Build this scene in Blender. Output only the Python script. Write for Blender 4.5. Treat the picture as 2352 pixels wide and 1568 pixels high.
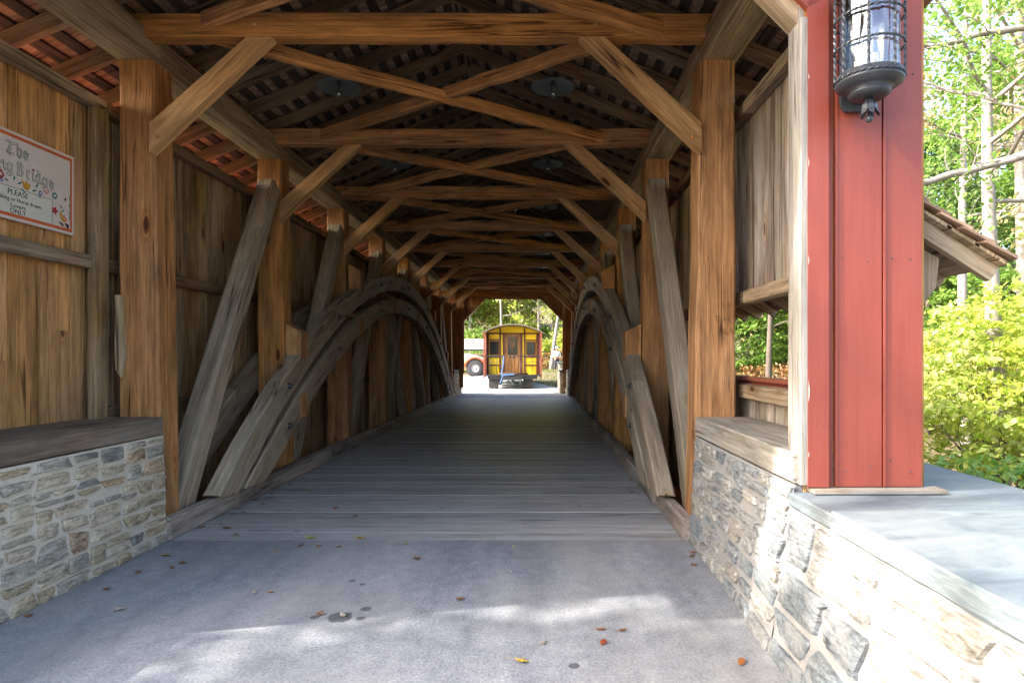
import bpy, math, random
import numpy as np
from mathutils import Vector, Matrix, noise as mnoise
random.seed(7)
R = math.radians
S = bpy.context.scene
for o in list(bpy.data.objects): bpy.data.objects.remove(o)
COL = S.collection

# ---------------------------------------------------------------- camera, sky, sun, exposure
cd = bpy.data.cameras.new('camera'); cam = bpy.data.objects.new('camera', cd); COL.objects.link(cam)
cam.location = (0, 0, 1.6); cam.rotation_euler = (R(90), 0, 0)
cd.sensor_width = 36; cd.lens = 36*1417/2352
cd.shift_x = -54/2352; cd.shift_y = 36/2352
cd.clip_start = 0.05; cd.clip_end = 900
S.camera = cam
SUN_EL = R(36); TRAVEL = Vector((0.978, 0.208))      # the light travels to the right and a little away
W0 = bpy.data.worlds.new("World"); S.world = W0; W0.use_nodes = True
nt = W0.node_tree; bg = nt.nodes['Background']
sky = nt.nodes.new('ShaderNodeTexSky'); sky.sky_type = 'NISHITA'; sky.sun_disc = False
sky.sun_elevation = SUN_EL; sky.sun_rotation = math.atan2(-TRAVEL.x, -TRAVEL.y)
sky.air_density = 1.0; sky.dust_density = 4.0; sky.ozone_density = 1.0
nt.links.new(sky.outputs[0], bg.inputs[0]); bg.inputs[1].default_value = 0.15
sl = bpy.data.lights.new('sun', 'SUN'); sl.energy = 2.0; sl.angle = R(0.5); sl.color = (1.0, 0.95, 0.88)
so = bpy.data.objects.new('sun', sl); COL.objects.link(so)
so.rotation_euler = Vector((TRAVEL.x*math.cos(SUN_EL), TRAVEL.y*math.cos(SUN_EL), -math.sin(SUN_EL))).to_track_quat('-Z', 'Y').to_euler()
S.view_settings.view_transform = 'Standard'; S.view_settings.look = 'None'
S.view_settings.exposure = 2.8; S.view_settings.gamma = 1.0
cy = S.cycles
cy.max_bounces = 12; cy.diffuse_bounces = 8; cy.glossy_bounces = 3; cy.transmission_bounces = 6; cy.transparent_max_bounces = 8
cy.use_denoising = True; cy.sample_clamp_indirect = 6.0
cy.caustics_reflective = False; cy.caustics_refractive = False

# ---------------------------------------------------------------- materials
def mat(name):
    m = bpy.data.materials.new(name); m.use_nodes = True
    n = m.node_tree.nodes; l = m.node_tree.links
    return m, n, l, n['Principled BSDF']
def ramp(n, stops, interp='LINEAR'):
    r = n.new('ShaderNodeValToRGB'); e = r.color_ramp.elements; r.color_ramp.interpolation = interp
    while len(e) > 1: e.remove(e[-1])
    e[0].position = stops[0][0]; e[0].color = (*stops[0][1], 1) if len(stops[0][1]) == 3 else stops[0][1]
    for p, c in stops[1:]:
        x = e.new(p); x.color = (*c, 1)
    return r
def mth(n, l, op, a, b=None, clamp=False):
    x = n.new('ShaderNodeMath'); x.operation = op; x.use_clamp = clamp
    for i, v in enumerate((a, b)):
        if v is None: continue
        if isinstance(v, (int, float)): x.inputs[i].default_value = v
        else: l.new(v, x.inputs[i])
    return x.outputs[0]
def mixc(n, l, fac, a, b, mode='MIX'):
    x = n.new('ShaderNodeMix'); x.data_type = 'RGBA'; x.blend_type = mode
    for i, v in ((0, fac), (6, a), (7, b)):
        if isinstance(v, (int, float)): x.inputs[i].default_value = v
        elif isinstance(v, tuple): x.inputs[i].default_value = (*v, 1) if len(v) == 3 else v
        else: l.new(v, x.inputs[i])
    return x.outputs[2]
def seedw(n, l):
    oi = n.new('ShaderNodeObjectInfo'); at = n.new('ShaderNodeAttribute'); at.attribute_name = 'tint'
    w = mth(n, l, 'ADD', mth(n, l, 'MULTIPLY', oi.outputs['Random'], 53.0), mth(n, l, 'MULTIPLY', at.outputs['Fac'], 37.0))
    return oi, at, w
def noise4(n, l, vec, w, scale, detail=4, rough=.55, dist=0.0):
    t = n.new('ShaderNodeTexNoise'); t.noise_dimensions = '4D'
    l.new(vec, t.inputs['Vector'])
    if w is not None: l.new(w, t.inputs['W'])
    t.inputs['Scale'].default_value = scale; t.inputs['Detail'].default_value = detail
    t.inputs['Roughness'].default_value = rough; t.inputs['Distortion'].default_value = dist
    return t.outputs[0]
def mapped(n, l, sc, coord='Object'):
    tc = n.new('ShaderNodeTexCoord'); mp = n.new('ShaderNodeMapping'); mp.inputs['Scale'].default_value = sc
    l.new(tc.outputs[coord], mp.inputs[0]); return mp.outputs[0]
def wood(name, light, dark, patch=None, pf=0.5, rough=.75, grain=1.0, weather=0.0, knots=True, var=.35, stain=.5, streak=1.0):
    """timber; the grain runs along the object's own X axis"""
    m, n, l, b = mat(name)
    oi, at, w = seedw(n, l)
    v1 = mapped(n, l, (1.1*grain, 34*grain, 34*grain)); v2 = mapped(n, l, (.55, 2.6, 2.6)); v3 = mapped(n, l, (.28, 13, 13))
    g = noise4(n, l, v1, w, 1.0, 7, .62, .4)
    gr = ramp(n, [(.34, tuple(x*.85 for x in dark)), (.5, tuple((a+c)/2 for a, c in zip(light, dark))), (.66, light)]); l.new(g, gr.inputs[0])
    c = gr.outputs[0]
    br = noise4(n, l, v2, w, 1.0, 3, .5, .6)
    if patch:
        pr = ramp(n, [(.42, (0, 0, 0)), (.66, (1, 1, 1))]); l.new(br, pr.inputs[0])
        c = mixc(n, l, mth(n, l, 'MULTIPLY', pr.outputs[0], pf), c, patch)
    st = noise4(n, l, v2, mth(n, l, 'ADD', w, 9.0), 2.3, 5, .6, .8)
    sr = ramp(n, [(.3, (1-stain,)*3), (.55, (1, 1, 1))]); l.new(st, sr.inputs[0])
    c = mixc(n, l, 1.0, c, sr.outputs[0], 'MULTIPLY')
    ck = noise4(n, l, v3, mth(n, l, 'ADD', w, 3.0), 1.0, 2, .5, .5)
    ckd = mth(n, l, 'ABSOLUTE', mth(n, l, 'SUBTRACT', ck, .5))
    cr = ramp(n, [(0.0, (.14, .12, .1)), (.010, (.5, .46, .42)), (.02, (1, 1, 1))]); l.new(ckd, cr.inputs[0])
    ckm = noise4(n, l, v2, mth(n, l, 'ADD', w, 21.0), 1.5, 1); cm = ramp(n, [(.53, (0, 0, 0)), (.58, (1, 1, 1))]); l.new(ckm, cm.inputs[0])
    c = mixc(n, l, cm.outputs[0], c, mixc(n, l, 1.0, c, cr.outputs[0], 'MULTIPLY'))
    fg = noise4(n, l, mapped(n, l, (5, 60, 60)), w, 1.0, 3, .7); fr_ = ramp(n, [(.36, (.62, .6, .58)), (.5, (1, 1, 1)), (.64, (1.28, 1.26, 1.22))]); l.new(fg, fr_.inputs[0])
    c = mixc(n, l, .5, c, fr_.outputs[0], 'MULTIPLY')
    v5 = mapped(n, l, (.45, 7, 7)); sk = noise4(n, l, v5, mth(n, l, 'ADD', w, 5.0), 1.0, 4, .6, .3)
    kr5 = ramp(n, [(.30, (.50, .46, .42)), (.46, (.92, .92, .92)), (.62, (1.12, 1.1, 1.06))]); l.new(sk, kr5.inputs[0])
    c = mixc(n, l, streak, c, kr5.outputs[0], 'MULTIPLY')
    if knots:
        vk = mapped(n, l, (1.5, 4.2, 4.2)); vo = n.new('ShaderNodeTexVoronoi'); vo.voronoi_dimensions = '4D'
        l.new(vk, vo.inputs['Vector']); l.new(w, vo.inputs['W']); vo.inputs['Scale'].default_value = 1.0
        kr = ramp(n, [(.06, (.16, .1, .07)), (.12, (.42, .32, .25)), (.15, (1.1, 1.0, .9)), (.2, (.8, .72, .65)), (.27, (1, 1, 1))]); l.new(vo.outputs['Distance'], kr.inputs[0])
        c = mixc(n, l, 1.0, c, kr.outputs[0], 'MULTIPLY')
    hv = n.new('ShaderNodeHueSaturation'); l.new(c, hv.inputs['Color'])
    vr = mth(n, l, 'ADD', 1-var/2, mth(n, l, 'MULTIPLY', mth(n, l, 'FRACT', mth(n, l, 'MULTIPLY', w, 1.37)), var))
    l.new(vr, hv.inputs['Value'])
    l.new(mth(n, l, 'ADD', .93, mth(n, l, 'MULTIPLY', mth(n, l, 'FRACT', mth(n, l, 'MULTIPLY', w, 2.11)), .14)), hv.inputs['Saturation'])
    l.new(hv.outputs[0], b.inputs['Base Color'])
    b.inputs['Roughness'].default_value = rough; b.inputs['Specular IOR Level'].default_value = .3
    bp = n.new('ShaderNodeBump'); bp.inputs['Strength'].default_value = .8; bp.inputs['Distance'].default_value = .009
    hh = mth(n, l, 'ADD', g, mth(n, l, 'MULTIPLY', mth(n, l, 'MINIMUM', ckd, .03), 14.0))
    l.new(hh, bp.inputs['Height']); l.new(bp.outputs[0], b.inputs['Normal'])
    return m
def plain(name, col, rough=.6, metal=0, nscale=20, var=.25, bump=.15, col2=None):
    m, n, l, b = mat(name)
    v = mapped(n, l, (1, 1, 1)); oi, at, w = seedw(n, l)
    g = noise4(n, l, v, w, nscale, 5, .6); g2 = noise4(n, l, v, w, nscale*.12, 3, .6)
    d = tuple(x*(1-var) for x in col) if col2 is None else col2
    r = ramp(n, [(.35, d), (.65, col)]); l.new(mth(n, l, 'ADD', mth(n, l, 'MULTIPLY', g, .5), mth(n, l, 'MULTIPLY', g2, .5)), r.inputs[0])
    l.new(r.outputs[0], b.inputs['Base Color']); b.inputs['Roughness'].default_value = rough; b.inputs['Metallic'].default_value = metal
    bp = n.new('ShaderNodeBump'); bp.inputs['Strength'].default_value = bump; bp.inputs['Distance'].default_value = .01
    l.new(g, bp.inputs['Height']); l.new(bp.outputs[0], b.inputs['Normal'])
    return m
def leafmat(name, cols, trans=.45):
    m, n, l, b = mat(name)
    oi, at, w = seedw(n, l)
    f = mth(n, l, 'FRACT', mth(n, l, 'ADD', at.outputs['Fac'], mth(n, l, 'MULTIPLY', oi.outputs['Random'], .25)))
    r = ramp(n, [(i/(len(cols)-1), c) for i, c in enumerate(cols)]); l.new(at.outputs['Fac'], r.inputs[0])
    l.new(r.outputs[0], b.inputs['Base Color']); b.inputs['Roughness'].default_value = .45; b.inputs['Specular IOR Level'].default_value = .35
    tr = n.new('ShaderNodeBsdfTranslucent'); l.new(mixc(n, l, .5, r.outputs[0], mixc(n, l, 1.0, r.outputs[0], (1.0, 1.0, .45), 'MULTIPLY')), tr.inputs[0])
    mx = n.new('ShaderNodeMixShader'); mx.inputs[0].default_value = trans
    l.new(b.outputs[0], mx.inputs[1]); l.new(tr.outputs[0], mx.inputs[2]); l.new(mx.outputs[0], n['Material Output'].inputs[0])
    return m
M = {}
M['post'] = wood('hewn_brown_timber', (.58, .285, .105), (.33, .145, .048), (.42, .235, .11), .6, stain=.45, streak=.55)
M['tie'] = wood('tie_timber', (.62, .31, .12), (.34, .15, .052), (.44, .22, .09), .6, stain=.55)
M['plate'] = wood('plate_timber', (.36, .26, .16), (.19, .125, .07), (.40, .33, .22), .7, stain=.35)
M['knee'] = wood('knee_brace_timber', (.60, .36, .17), (.42, .23, .095), (.50, .31, .15), .5, stain=.2, var=.2)
M['brace'] = wood('brace_timber', (.42, .335, .235), (.33, .255, .175), (.38, .32, .24), .5, stain=.25, var=.2)
M['rafter'] = wood('rafter_timber', (.27, .17, .09), (.13, .075, .04), (.24, .18, .11), .6, knots=False)
M['girt'] = wood('girt_timber', (.44, .34, .23), (.26, .18, .11), (.34, .27, .19), .6)
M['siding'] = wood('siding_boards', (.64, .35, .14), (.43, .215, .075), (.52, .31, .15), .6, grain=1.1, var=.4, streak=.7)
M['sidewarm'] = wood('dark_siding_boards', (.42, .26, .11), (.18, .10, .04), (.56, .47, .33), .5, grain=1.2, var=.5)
M['sidegrey'] = wood('weathered_siding_boards', (.46, .37, .28), (.17, .10, .06), (.66, .60, .53), .75, grain=1.2, var=.4)
M['curb'] = wood('curb_timber', (.46, .38, .31), (.31, .24, .19), (.40, .39, .36), .6, var=.3)
M['capgrey'] = wood('grey_cap_timber', (.40, .37, .32), (.27, .24, .20), (.36, .37, .35), .6, knots=False, var=.1)
M['cap'] = wood('cap_timber', (.25, .19, .14), (.15, .105, .075), (.25, .23, .19), .6, knots=False, var=.1)
M['pale'] = wood('pale_weathered_timber', (.33, .30, .26), (.20, .175, .145), (.27, .26, .24), .5, stain=.2, var=.1)
M['deck'] = wood('deck_planks', (.47, .45, .42), (.35, .335, .31), (.40, .41, .42), .6, rough=.5, grain=.8, knots=False, var=.16, stain=.25, streak=.3)
M['lath'] = wood('lath_strips', (.10, .07, .05), (.045, .032, .024), None, knots=False)
M['shingle'] = wood('cedar_shingles', (.42, .28, .20), (.24, .155, .10), (.34, .23, .16), .5, knots=False, grain=.6, var=.5, stain=.2)
M['lightstop'] = plain('light_stop', (.10, .07, .05), .9)  # for the added sheet that blocks light above the shingles
def redpaint():
    m, n, l, b = mat('red_paint')
    oi, at, w = seedw(n, l)
    v = mapped(n, l, (2, 60, 60)); g = noise4(n, l, v, w, 1.0, 5, .6, .2); v2 = mapped(n, l, (1, 3, 3)); g2 = noise4(n, l, v2, w, 1.2, 4, .6)
    r = ramp(n, [(.25, (.185, .030, .018)), (.55, (.235, .046, .028)), (.8, (.275, .062, .040))]); l.new(mth(n, l, 'ADD', mth(n, l, 'MULTIPLY', g, .35), mth(n, l, 'MULTIPLY', g2, .65)), r.inputs[0])
    vk = mapped(n, l, (1.3, 3.1, 3.1)); vo = n.new('ShaderNodeTexVoronoi'); l.new(vk, vo.inputs['Vector'])
    kr = ramp(n, [(.03, (.6, .5, .5)), (.045, (1, 1, 1)), (.055, (.75, .7, .7)), (.065, (1, 1, 1))]); l.new(vo.outputs['Distance'], kr.inputs[0])
    l.new(mixc(n, l, 1.0, r.outputs[0], kr.outputs[0], 'MULTIPLY'), b.inputs['Base Color'])
    b.inputs['Roughness'].default_value = .5
    bp = n.new('ShaderNodeBump'); bp.inputs['Strength'].default_value = .5; bp.inputs['Distance'].default_value = .003
    l.new(g, bp.inputs['Height']); l.new(bp.outputs[0], b.inputs['Normal'])
    return m
M['red'] = redpaint()
def asphalt():
    m, n, l, b = mat('asphalt')
    v = mapped(n, l, (1, 1, 1)); a = noise4(n, l, v, None, 58, 5, .78); c = noise4(n, l, v, None, .8, 5, .6); d = noise4(n, l, v, None, 9, 4, .6)
    r = ramp(n, [(.34, (.10, .106, .118)), (.5, (.24, .25, .265)), (.64, (.41, .415, .42)), (.72, (.54, .54, .53))]); l.new(mth(n, l, 'ADD', mth(n, l, 'MULTIPLY', a, .75), mth(n, l, 'MULTIPLY', d, .25)), r.inputs[0])
    r2 = ramp(n, [(.4, (0, 0, 0)), (.65, (1, 1, 1))]); l.new(c, r2.inputs[0])
    e = noise4(n, l, mapped(n, l, (1.6, .35, 1)), None, 1.4, 5, .65, .5); e2 = ramp(n, [(.33, (.72, .73, .76)), (.55, (1, 1, 1)), (.7, (1.15, 1.13, 1.1))]); l.new(e, e2.inputs[0])
    col = mixc(n, l, 1.0, mixc(n, l, mth(n, l, 'MULTIPLY', r2.outputs[0], .55), r.outputs[0], (.31, .29, .25)), e2.outputs[0], 'MULTIPLY')
    wob = noise4(n, l, v, None, 14, 3)
    for (sx_, sy_, rx_) in ((-1.20, 3.80, .075), (-1.08, 3.93, .035), (-1.36, 3.80, .03), (-1.07, 3.78, .03), (-1.31, 4.42, .022), (-1.22, 4.35, .02), (.2, 3.2, .03)):      # small oil drips
        tc = n.new('ShaderNodeTexCoord'); vm = n.new('ShaderNodeVectorMath'); vm.operation = 'DISTANCE'; l.new(tc.outputs['Object'], vm.inputs[0]); vm.inputs[1].default_value = (sx_, sy_, 0)
        dd = mth(n, l, 'ADD', mth(n, l, 'DIVIDE', vm.outputs['Value'], rx_), mth(n, l, 'MULTIPLY', wob, 1.2))
        dr_ = ramp(n, [(.5, (.35, .35, .37)), (.56, (1, 1, 1))]); l.new(mth(n, l, 'MULTIPLY', dd, .33), dr_.inputs[0]); col = mixc(n, l, 1.0, col, dr_.outputs[0], 'MULTIPLY')
    l.new(col, b.inputs['Base Color'])
    b.inputs['Roughness'].default_value = .8
    bp = n.new('ShaderNodeBump'); bp.inputs['Strength'].default_value = .7; bp.inputs['Distance'].default_value = .006
    l.new(a, bp.inputs['Height']); l.new(bp.outputs[0], b.inputs['Normal'])
    return m
M['asphalt'] = asphalt()
def stone(nm, cols, wash):
    m, n, l, b = mat(nm)
    oi, at, w = seedw(n, l)
    r = ramp(n, cols, 'CONSTANT'); l.new(at.outputs['Fac'], r.inputs[0])
    v = mapped(n, l, (3, 3, 14)); g = noise4(n, l, v, w, 1.6, 6, .65, 1.2)
    r2 = ramp(n, [(.34, (.40, .38, .36)), (.48, (.95, .95, .95)), (.66, (1.4, 1.38, 1.3))]); l.new(g, r2.inputs[0])
    v3 = mapped(n, l, (1, 1, 1)); g3 = noise4(n, l, v3, w, 7, 5, .6, .5); r3 = ramp(n, [(.45, (0, 0, 0)), (.62, (1, 1, 1))]); l.new(g3, r3.inputs[0])
    c = mixc(n, l, 1.0, r.outputs[0], r2.outputs[0], 'MULTIPLY')
    gg = noise4(n, l, v3 if False else mapped(n, l, (1, 1, 1.6)), w, 38, 4, .75); gr_ = ramp(n, [(.36, (.5, .5, .5)), (.5, (1, 1, 1)), (.64, (1.4, 1.4, 1.4))]); l.new(gg, gr_.inputs[0]); c = mixc(n, l, .8, c, gr_.outputs[0], 'MULTIPLY')
    c = mixc(n, l, mth(n, l, 'MULTIPLY', r3.outputs[0], .45), c, wash)
    l.new(c, b.inputs['Base Color']); b.inputs['Roughness'].default_value = .85
    bp = n.new('ShaderNodeBump'); bp.inputs['Strength'].default_value = 1.0; bp.inputs['Distance'].default_value = .03
    l.new(g, bp.inputs['Height']); l.new(bp.outputs[0], b.inputs['Normal'])
    return m
M['stone'] = stone('rubble_stone', [(0, (.42, .33, .21)), (.2, (.50, .42, .30)), (.4, (.36, .33, .27)), (.55, (.36, .32, .26)), (.64, (.50, .41, .30)), (.8, (.44, .31, .19)), (.93, (.21, .21, .19)), (1, (.52, .46, .36))], (.50, .42, .30))
M['stonegrey'] = stone('grey_rubble_stone', [(0, (.27, .262, .24)), (.2, (.34, .33, .295)), (.38, (.19, .21, .22)), (.55, (.30, .275, .23)), (.7, (.235, .24, .235)), (.85, (.15, .172, .185)), (1, (.35, .335, .31))], (.32, .31, .28))
M['mortargrey'] = plain('pale_lime_mortar', (.31, .30, .285), .9, nscale=60, var=.3, bump=.6)

M['mortar'] = plain('lime_mortar', (.66, .58, .46), .9, nscale=60, var=.3, bump=.6)
def slate():
    m, n, l, b = mat('blue_slate')
    oi, at, w = seedw(n, l)
    v = mapped(n, l, (1.2, 4, 30)); g = noise4(n, l, v, w, 1.5, 7, .65, 1.5)
    r = ramp(n, [(.25, (.065, .085, .10)), (.5, (.125, .150, .16)), (.75, (.20, .22, .215))]); l.new(g, r.inputs[0])
    v2 = mapped(n, l, (1, 1, 1)); g2 = noise4(n, l, v2, w, 2.5, 5, .65, .6); r2 = ramp(n, [(.45, (0, 0, 0)), (.7, (1, 1, 1))]); l.new(g2, r2.inputs[0])
    l.new(mixc(n, l, mth(n, l, 'MULTIPLY', r2.outputs[0], .6), r.outputs[0], (.22, .23, .21)), b.inputs['Base Color'])
    b.inputs['Roughness'].default_value = .6
    bp = n.new('ShaderNodeBump'); bp.inputs['Strength'].default_value = .5; bp.inputs['Distance'].default_value = .01
    l.new(g, bp.inputs['Height']); l.new(bp.outputs[0], b.inputs['Normal'])
    return m
M['slate'] = slate()
M['iron'] = plain('black_iron', (.055, .06, .07), .45, .4, 40, .3, .2)
M['galv'] = plain('grey_enamel', (.10, .12, .12), .5, .2, 30)
M['bolt'] = plain('bolt_steel', (.10, .10, .11), .35, .9, 40)
M['brass'] = plain('brass', (.45, .30, .12), .35, 1.0, 40)
M['black'] = plain('black_plastic', (.02, .02, .022), .5)
M['cream'] = plain('cream_sign_paint', (.62, .60, .50), .6, nscale=8, var=.08, bump=.05)
M['pinkish'] = plain('warm_sign_paint', (.64, .55, .47), .6, nscale=8, var=.08, bump=.05)
M['orange'] = plain('orange_sign_paint', (.58, .12, .03), .55, var=.15)
M['greyink'] = plain('grey_outline_ink', (.045, .045, .045), .7)
M['ink'] = plain('black_ink', (.03, .028, .03), .7)
M['redink'] = plain('red_sign_ink', (.45, .03, .04), .6)
M['pinkink'] = plain('pink_sign_ink', (.62, .25, .25), .6)
M['tealink'] = plain('teal_sign_ink', (.03, .22, .22), .6)
M['blueink'] = plain('blue_sign_ink', (.05, .12, .35), .6)
M['yellowink'] = plain('yellow_sign_ink', (.68, .33, .04), .6)
M['brownink'] = plain('brown_sign_ink', (.07, .03, .02), .6)
M['flame'] = plain('candle_sleeve', (.75, .62, .42), .5)
M['yellow'] = plain('yellow_paint', (.90, .64, .02), .45, nscale=6, var=.1, bump=.03)
M['brownpaint'] = plain('brown_paint', (.13, .045, .03), .45, nscale=6, var=.2, bump=.03)
M['redbrown'] = plain('red_brown_paint', (.30, .09, .055), .45, nscale=6, var=.2, bump=.03)
M['doorwood'] = wood('door_wood', (.40, .20, .06), (.25, .11, .03), knots=False, var=.1, grain=2)
M['roofgrey'] = plain('canvas_roof', (.22, .18, .14), .7)
M['rubber'] = plain('rubber', (.045, .043, .042), .8, nscale=30)
M['steel'] = plain('dark_steel', (.06, .06, .065), .5, .5)
M['white'] = plain('white_paint', (.50, .48, .44), .45, nscale=5, var=.06, bump=.03)
M['orangepaint'] = plain('orange_machine_paint', (.40, .08, .025), .4, nscale=5, var=.1, bump=.03)
M['tanpaint'] = plain('cream_machine_paint', (.72, .50, .22), .45, nscale=5, var=.1, bump=.03)
M['bluestrap'] = plain('blue_strap_webbing', (.12, .22, .42), .7)
M['whitecloth'] = plain('white_cotton', (.72, .72, .72), .85, nscale=12, var=.1)
M['denim'] = plain('dark_navy_cloth', (.02, .028, .05), .9, nscale=12)
M['skin'] = plain('skin', (.42, .22, .14), .6, nscale=8, var=.1)
M['hair'] = plain('dark_hair', (.05, .03, .02), .7)
M['curtain'] = plain('brown_curtain', (.10, .05, .03), .8)
M['bark'] = plain('grey_bark', (.34, .30, .26), .9, nscale=9, var=.5, bump=.8)
M['barkd'] = plain('brown_bark', (.17, .13, .10), .9, nscale=9, var=.5, bump=.8)
M['soil'] = plain('leaf_litter_soil', (.17, .12, .06), .95, nscale=3, var=.5, bump=.6, col2=(.07, .06, .03))
M['grassmat'] = leafmat('grass_blades', [(.16, .14, .05), (.13, .16, .03), (.07, .12, .02), (.22, .20, .08)], .3)
M['lf_lime'] = leafmat('lime_leaves', [(.50, .54, .06), (.64, .63, .14), (.33, .46, .05), (.74, .72, .30), (.14, .26, .04)], .45)
M['lf_green'] = leafmat('green_leaves', [(.07, .17, .03), (.16, .30, .05), (.26, .38, .08), (.11, .23, .04), (.38, .42, .10)], .45)
M['lf_olive'] = leafmat('dark_green_leaves', [(.05, .11, .03), (.10, .18, .05), (.16, .23, .07), (.07, .14, .05)], .35)
M['lf_mix'] = leafmat('autumn_leaves', [(.22, .32, .06), (.45, .36, .16), (.55, .44, .30), (.30, .38, .08), (.60, .50, .12)], .4)
M['lf_brown'] = leafmat('russet_leaves', [(.30, .14, .05), (.24, .10, .04), (.38, .24, .09), (.16, .12, .05)], .3)
def dryleaf(name, c1, c2):
    return leafmat(name, [c1, c2, c1], .15)
M['dl_brown'] = dryleaf('dry_brown_leaf', (.14, .065, .025), (.22, .11, .05))
M['dl_yellow'] = dryleaf('yellow_leaf', (.55, .38, .05), (.42, .25, .06))
M['dl_green'] = dryleaf('yellow_green_leaf', (.28, .34, .04), (.35, .36, .05))
M['dl_red'] = dryleaf('red_leaf', (.30, .05, .02), (.26, .08, .03))
M['dl_orange'] = dryleaf('orange_leaf', (.30, .11, .035), (.24, .08, .025))
M['dl_pale'] = dryleaf('pale_leaf', (.42, .36, .27), (.36, .30, .22))
def glass(name, col=(1, 1, 1), rough=.05, wavy=0):
    m, n, l, b = mat(name)
    b.inputs['Base Color'].default_value = (*col, 1); b.inputs['Roughness'].default_value = rough
    b.inputs['Transmission Weight'].default_value = .92; b.inputs['IOR'].default_value = 1.12
    if wavy:
        v = mapped(n, l, (14, 14, 2.5)); g = noise4(n, l, v, None, 1, 3); bp = n.new('ShaderNodeBump'); bp.inputs['Strength'].default_value = wavy; bp.inputs['Distance'].default_value = .02
        l.new(g, bp.inputs['Height']); l.new(bp.outputs[0], b.inputs['Normal'])
    return m
M['glass'] = glass('clear_glass')
def wavyglass():
    m, n, l, b = mat('seedy_lantern_glass')
    v = mapped(n, l, (13, 13, 2.5)); g = noise4(n, l, v, None, 1, 1, .4, .4); bp = n.new('ShaderNodeBump'); bp.inputs['Strength'].default_value = 1.0; bp.inputs['Distance'].default_value = .03
    l.new(g, bp.inputs['Height']); b.inputs['Metallic'].default_value = 1; b.inputs['Base Color'].default_value = (.5, .54, .58, 1); b.inputs['Roughness'].default_value = .12; l.new(bp.outputs[0], b.inputs['Normal'])
    t = n.new('ShaderNodeBsdfTransparent'); t.inputs[0].default_value = (.85, .88, .88, 1); x = n.new('ShaderNodeMixShader'); x.inputs[0].default_value = .3
    l.new(t.outputs[0], x.inputs[1]); l.new(b.outputs[0], x.inputs[2]); l.new(x.outputs[0], n['Material Output'].inputs[0]); return m
M['wavy'] = wavyglass()
def darkglass():
    m, n, l, b = mat('window_glass'); b.inputs['Base Color'].default_value = (.03, .035, .03, 1); b.inputs['Roughness'].default_value = .05; b.inputs['Specular IOR Level'].default_value = .8
    return m
M['pane'] = darkglass()

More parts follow.
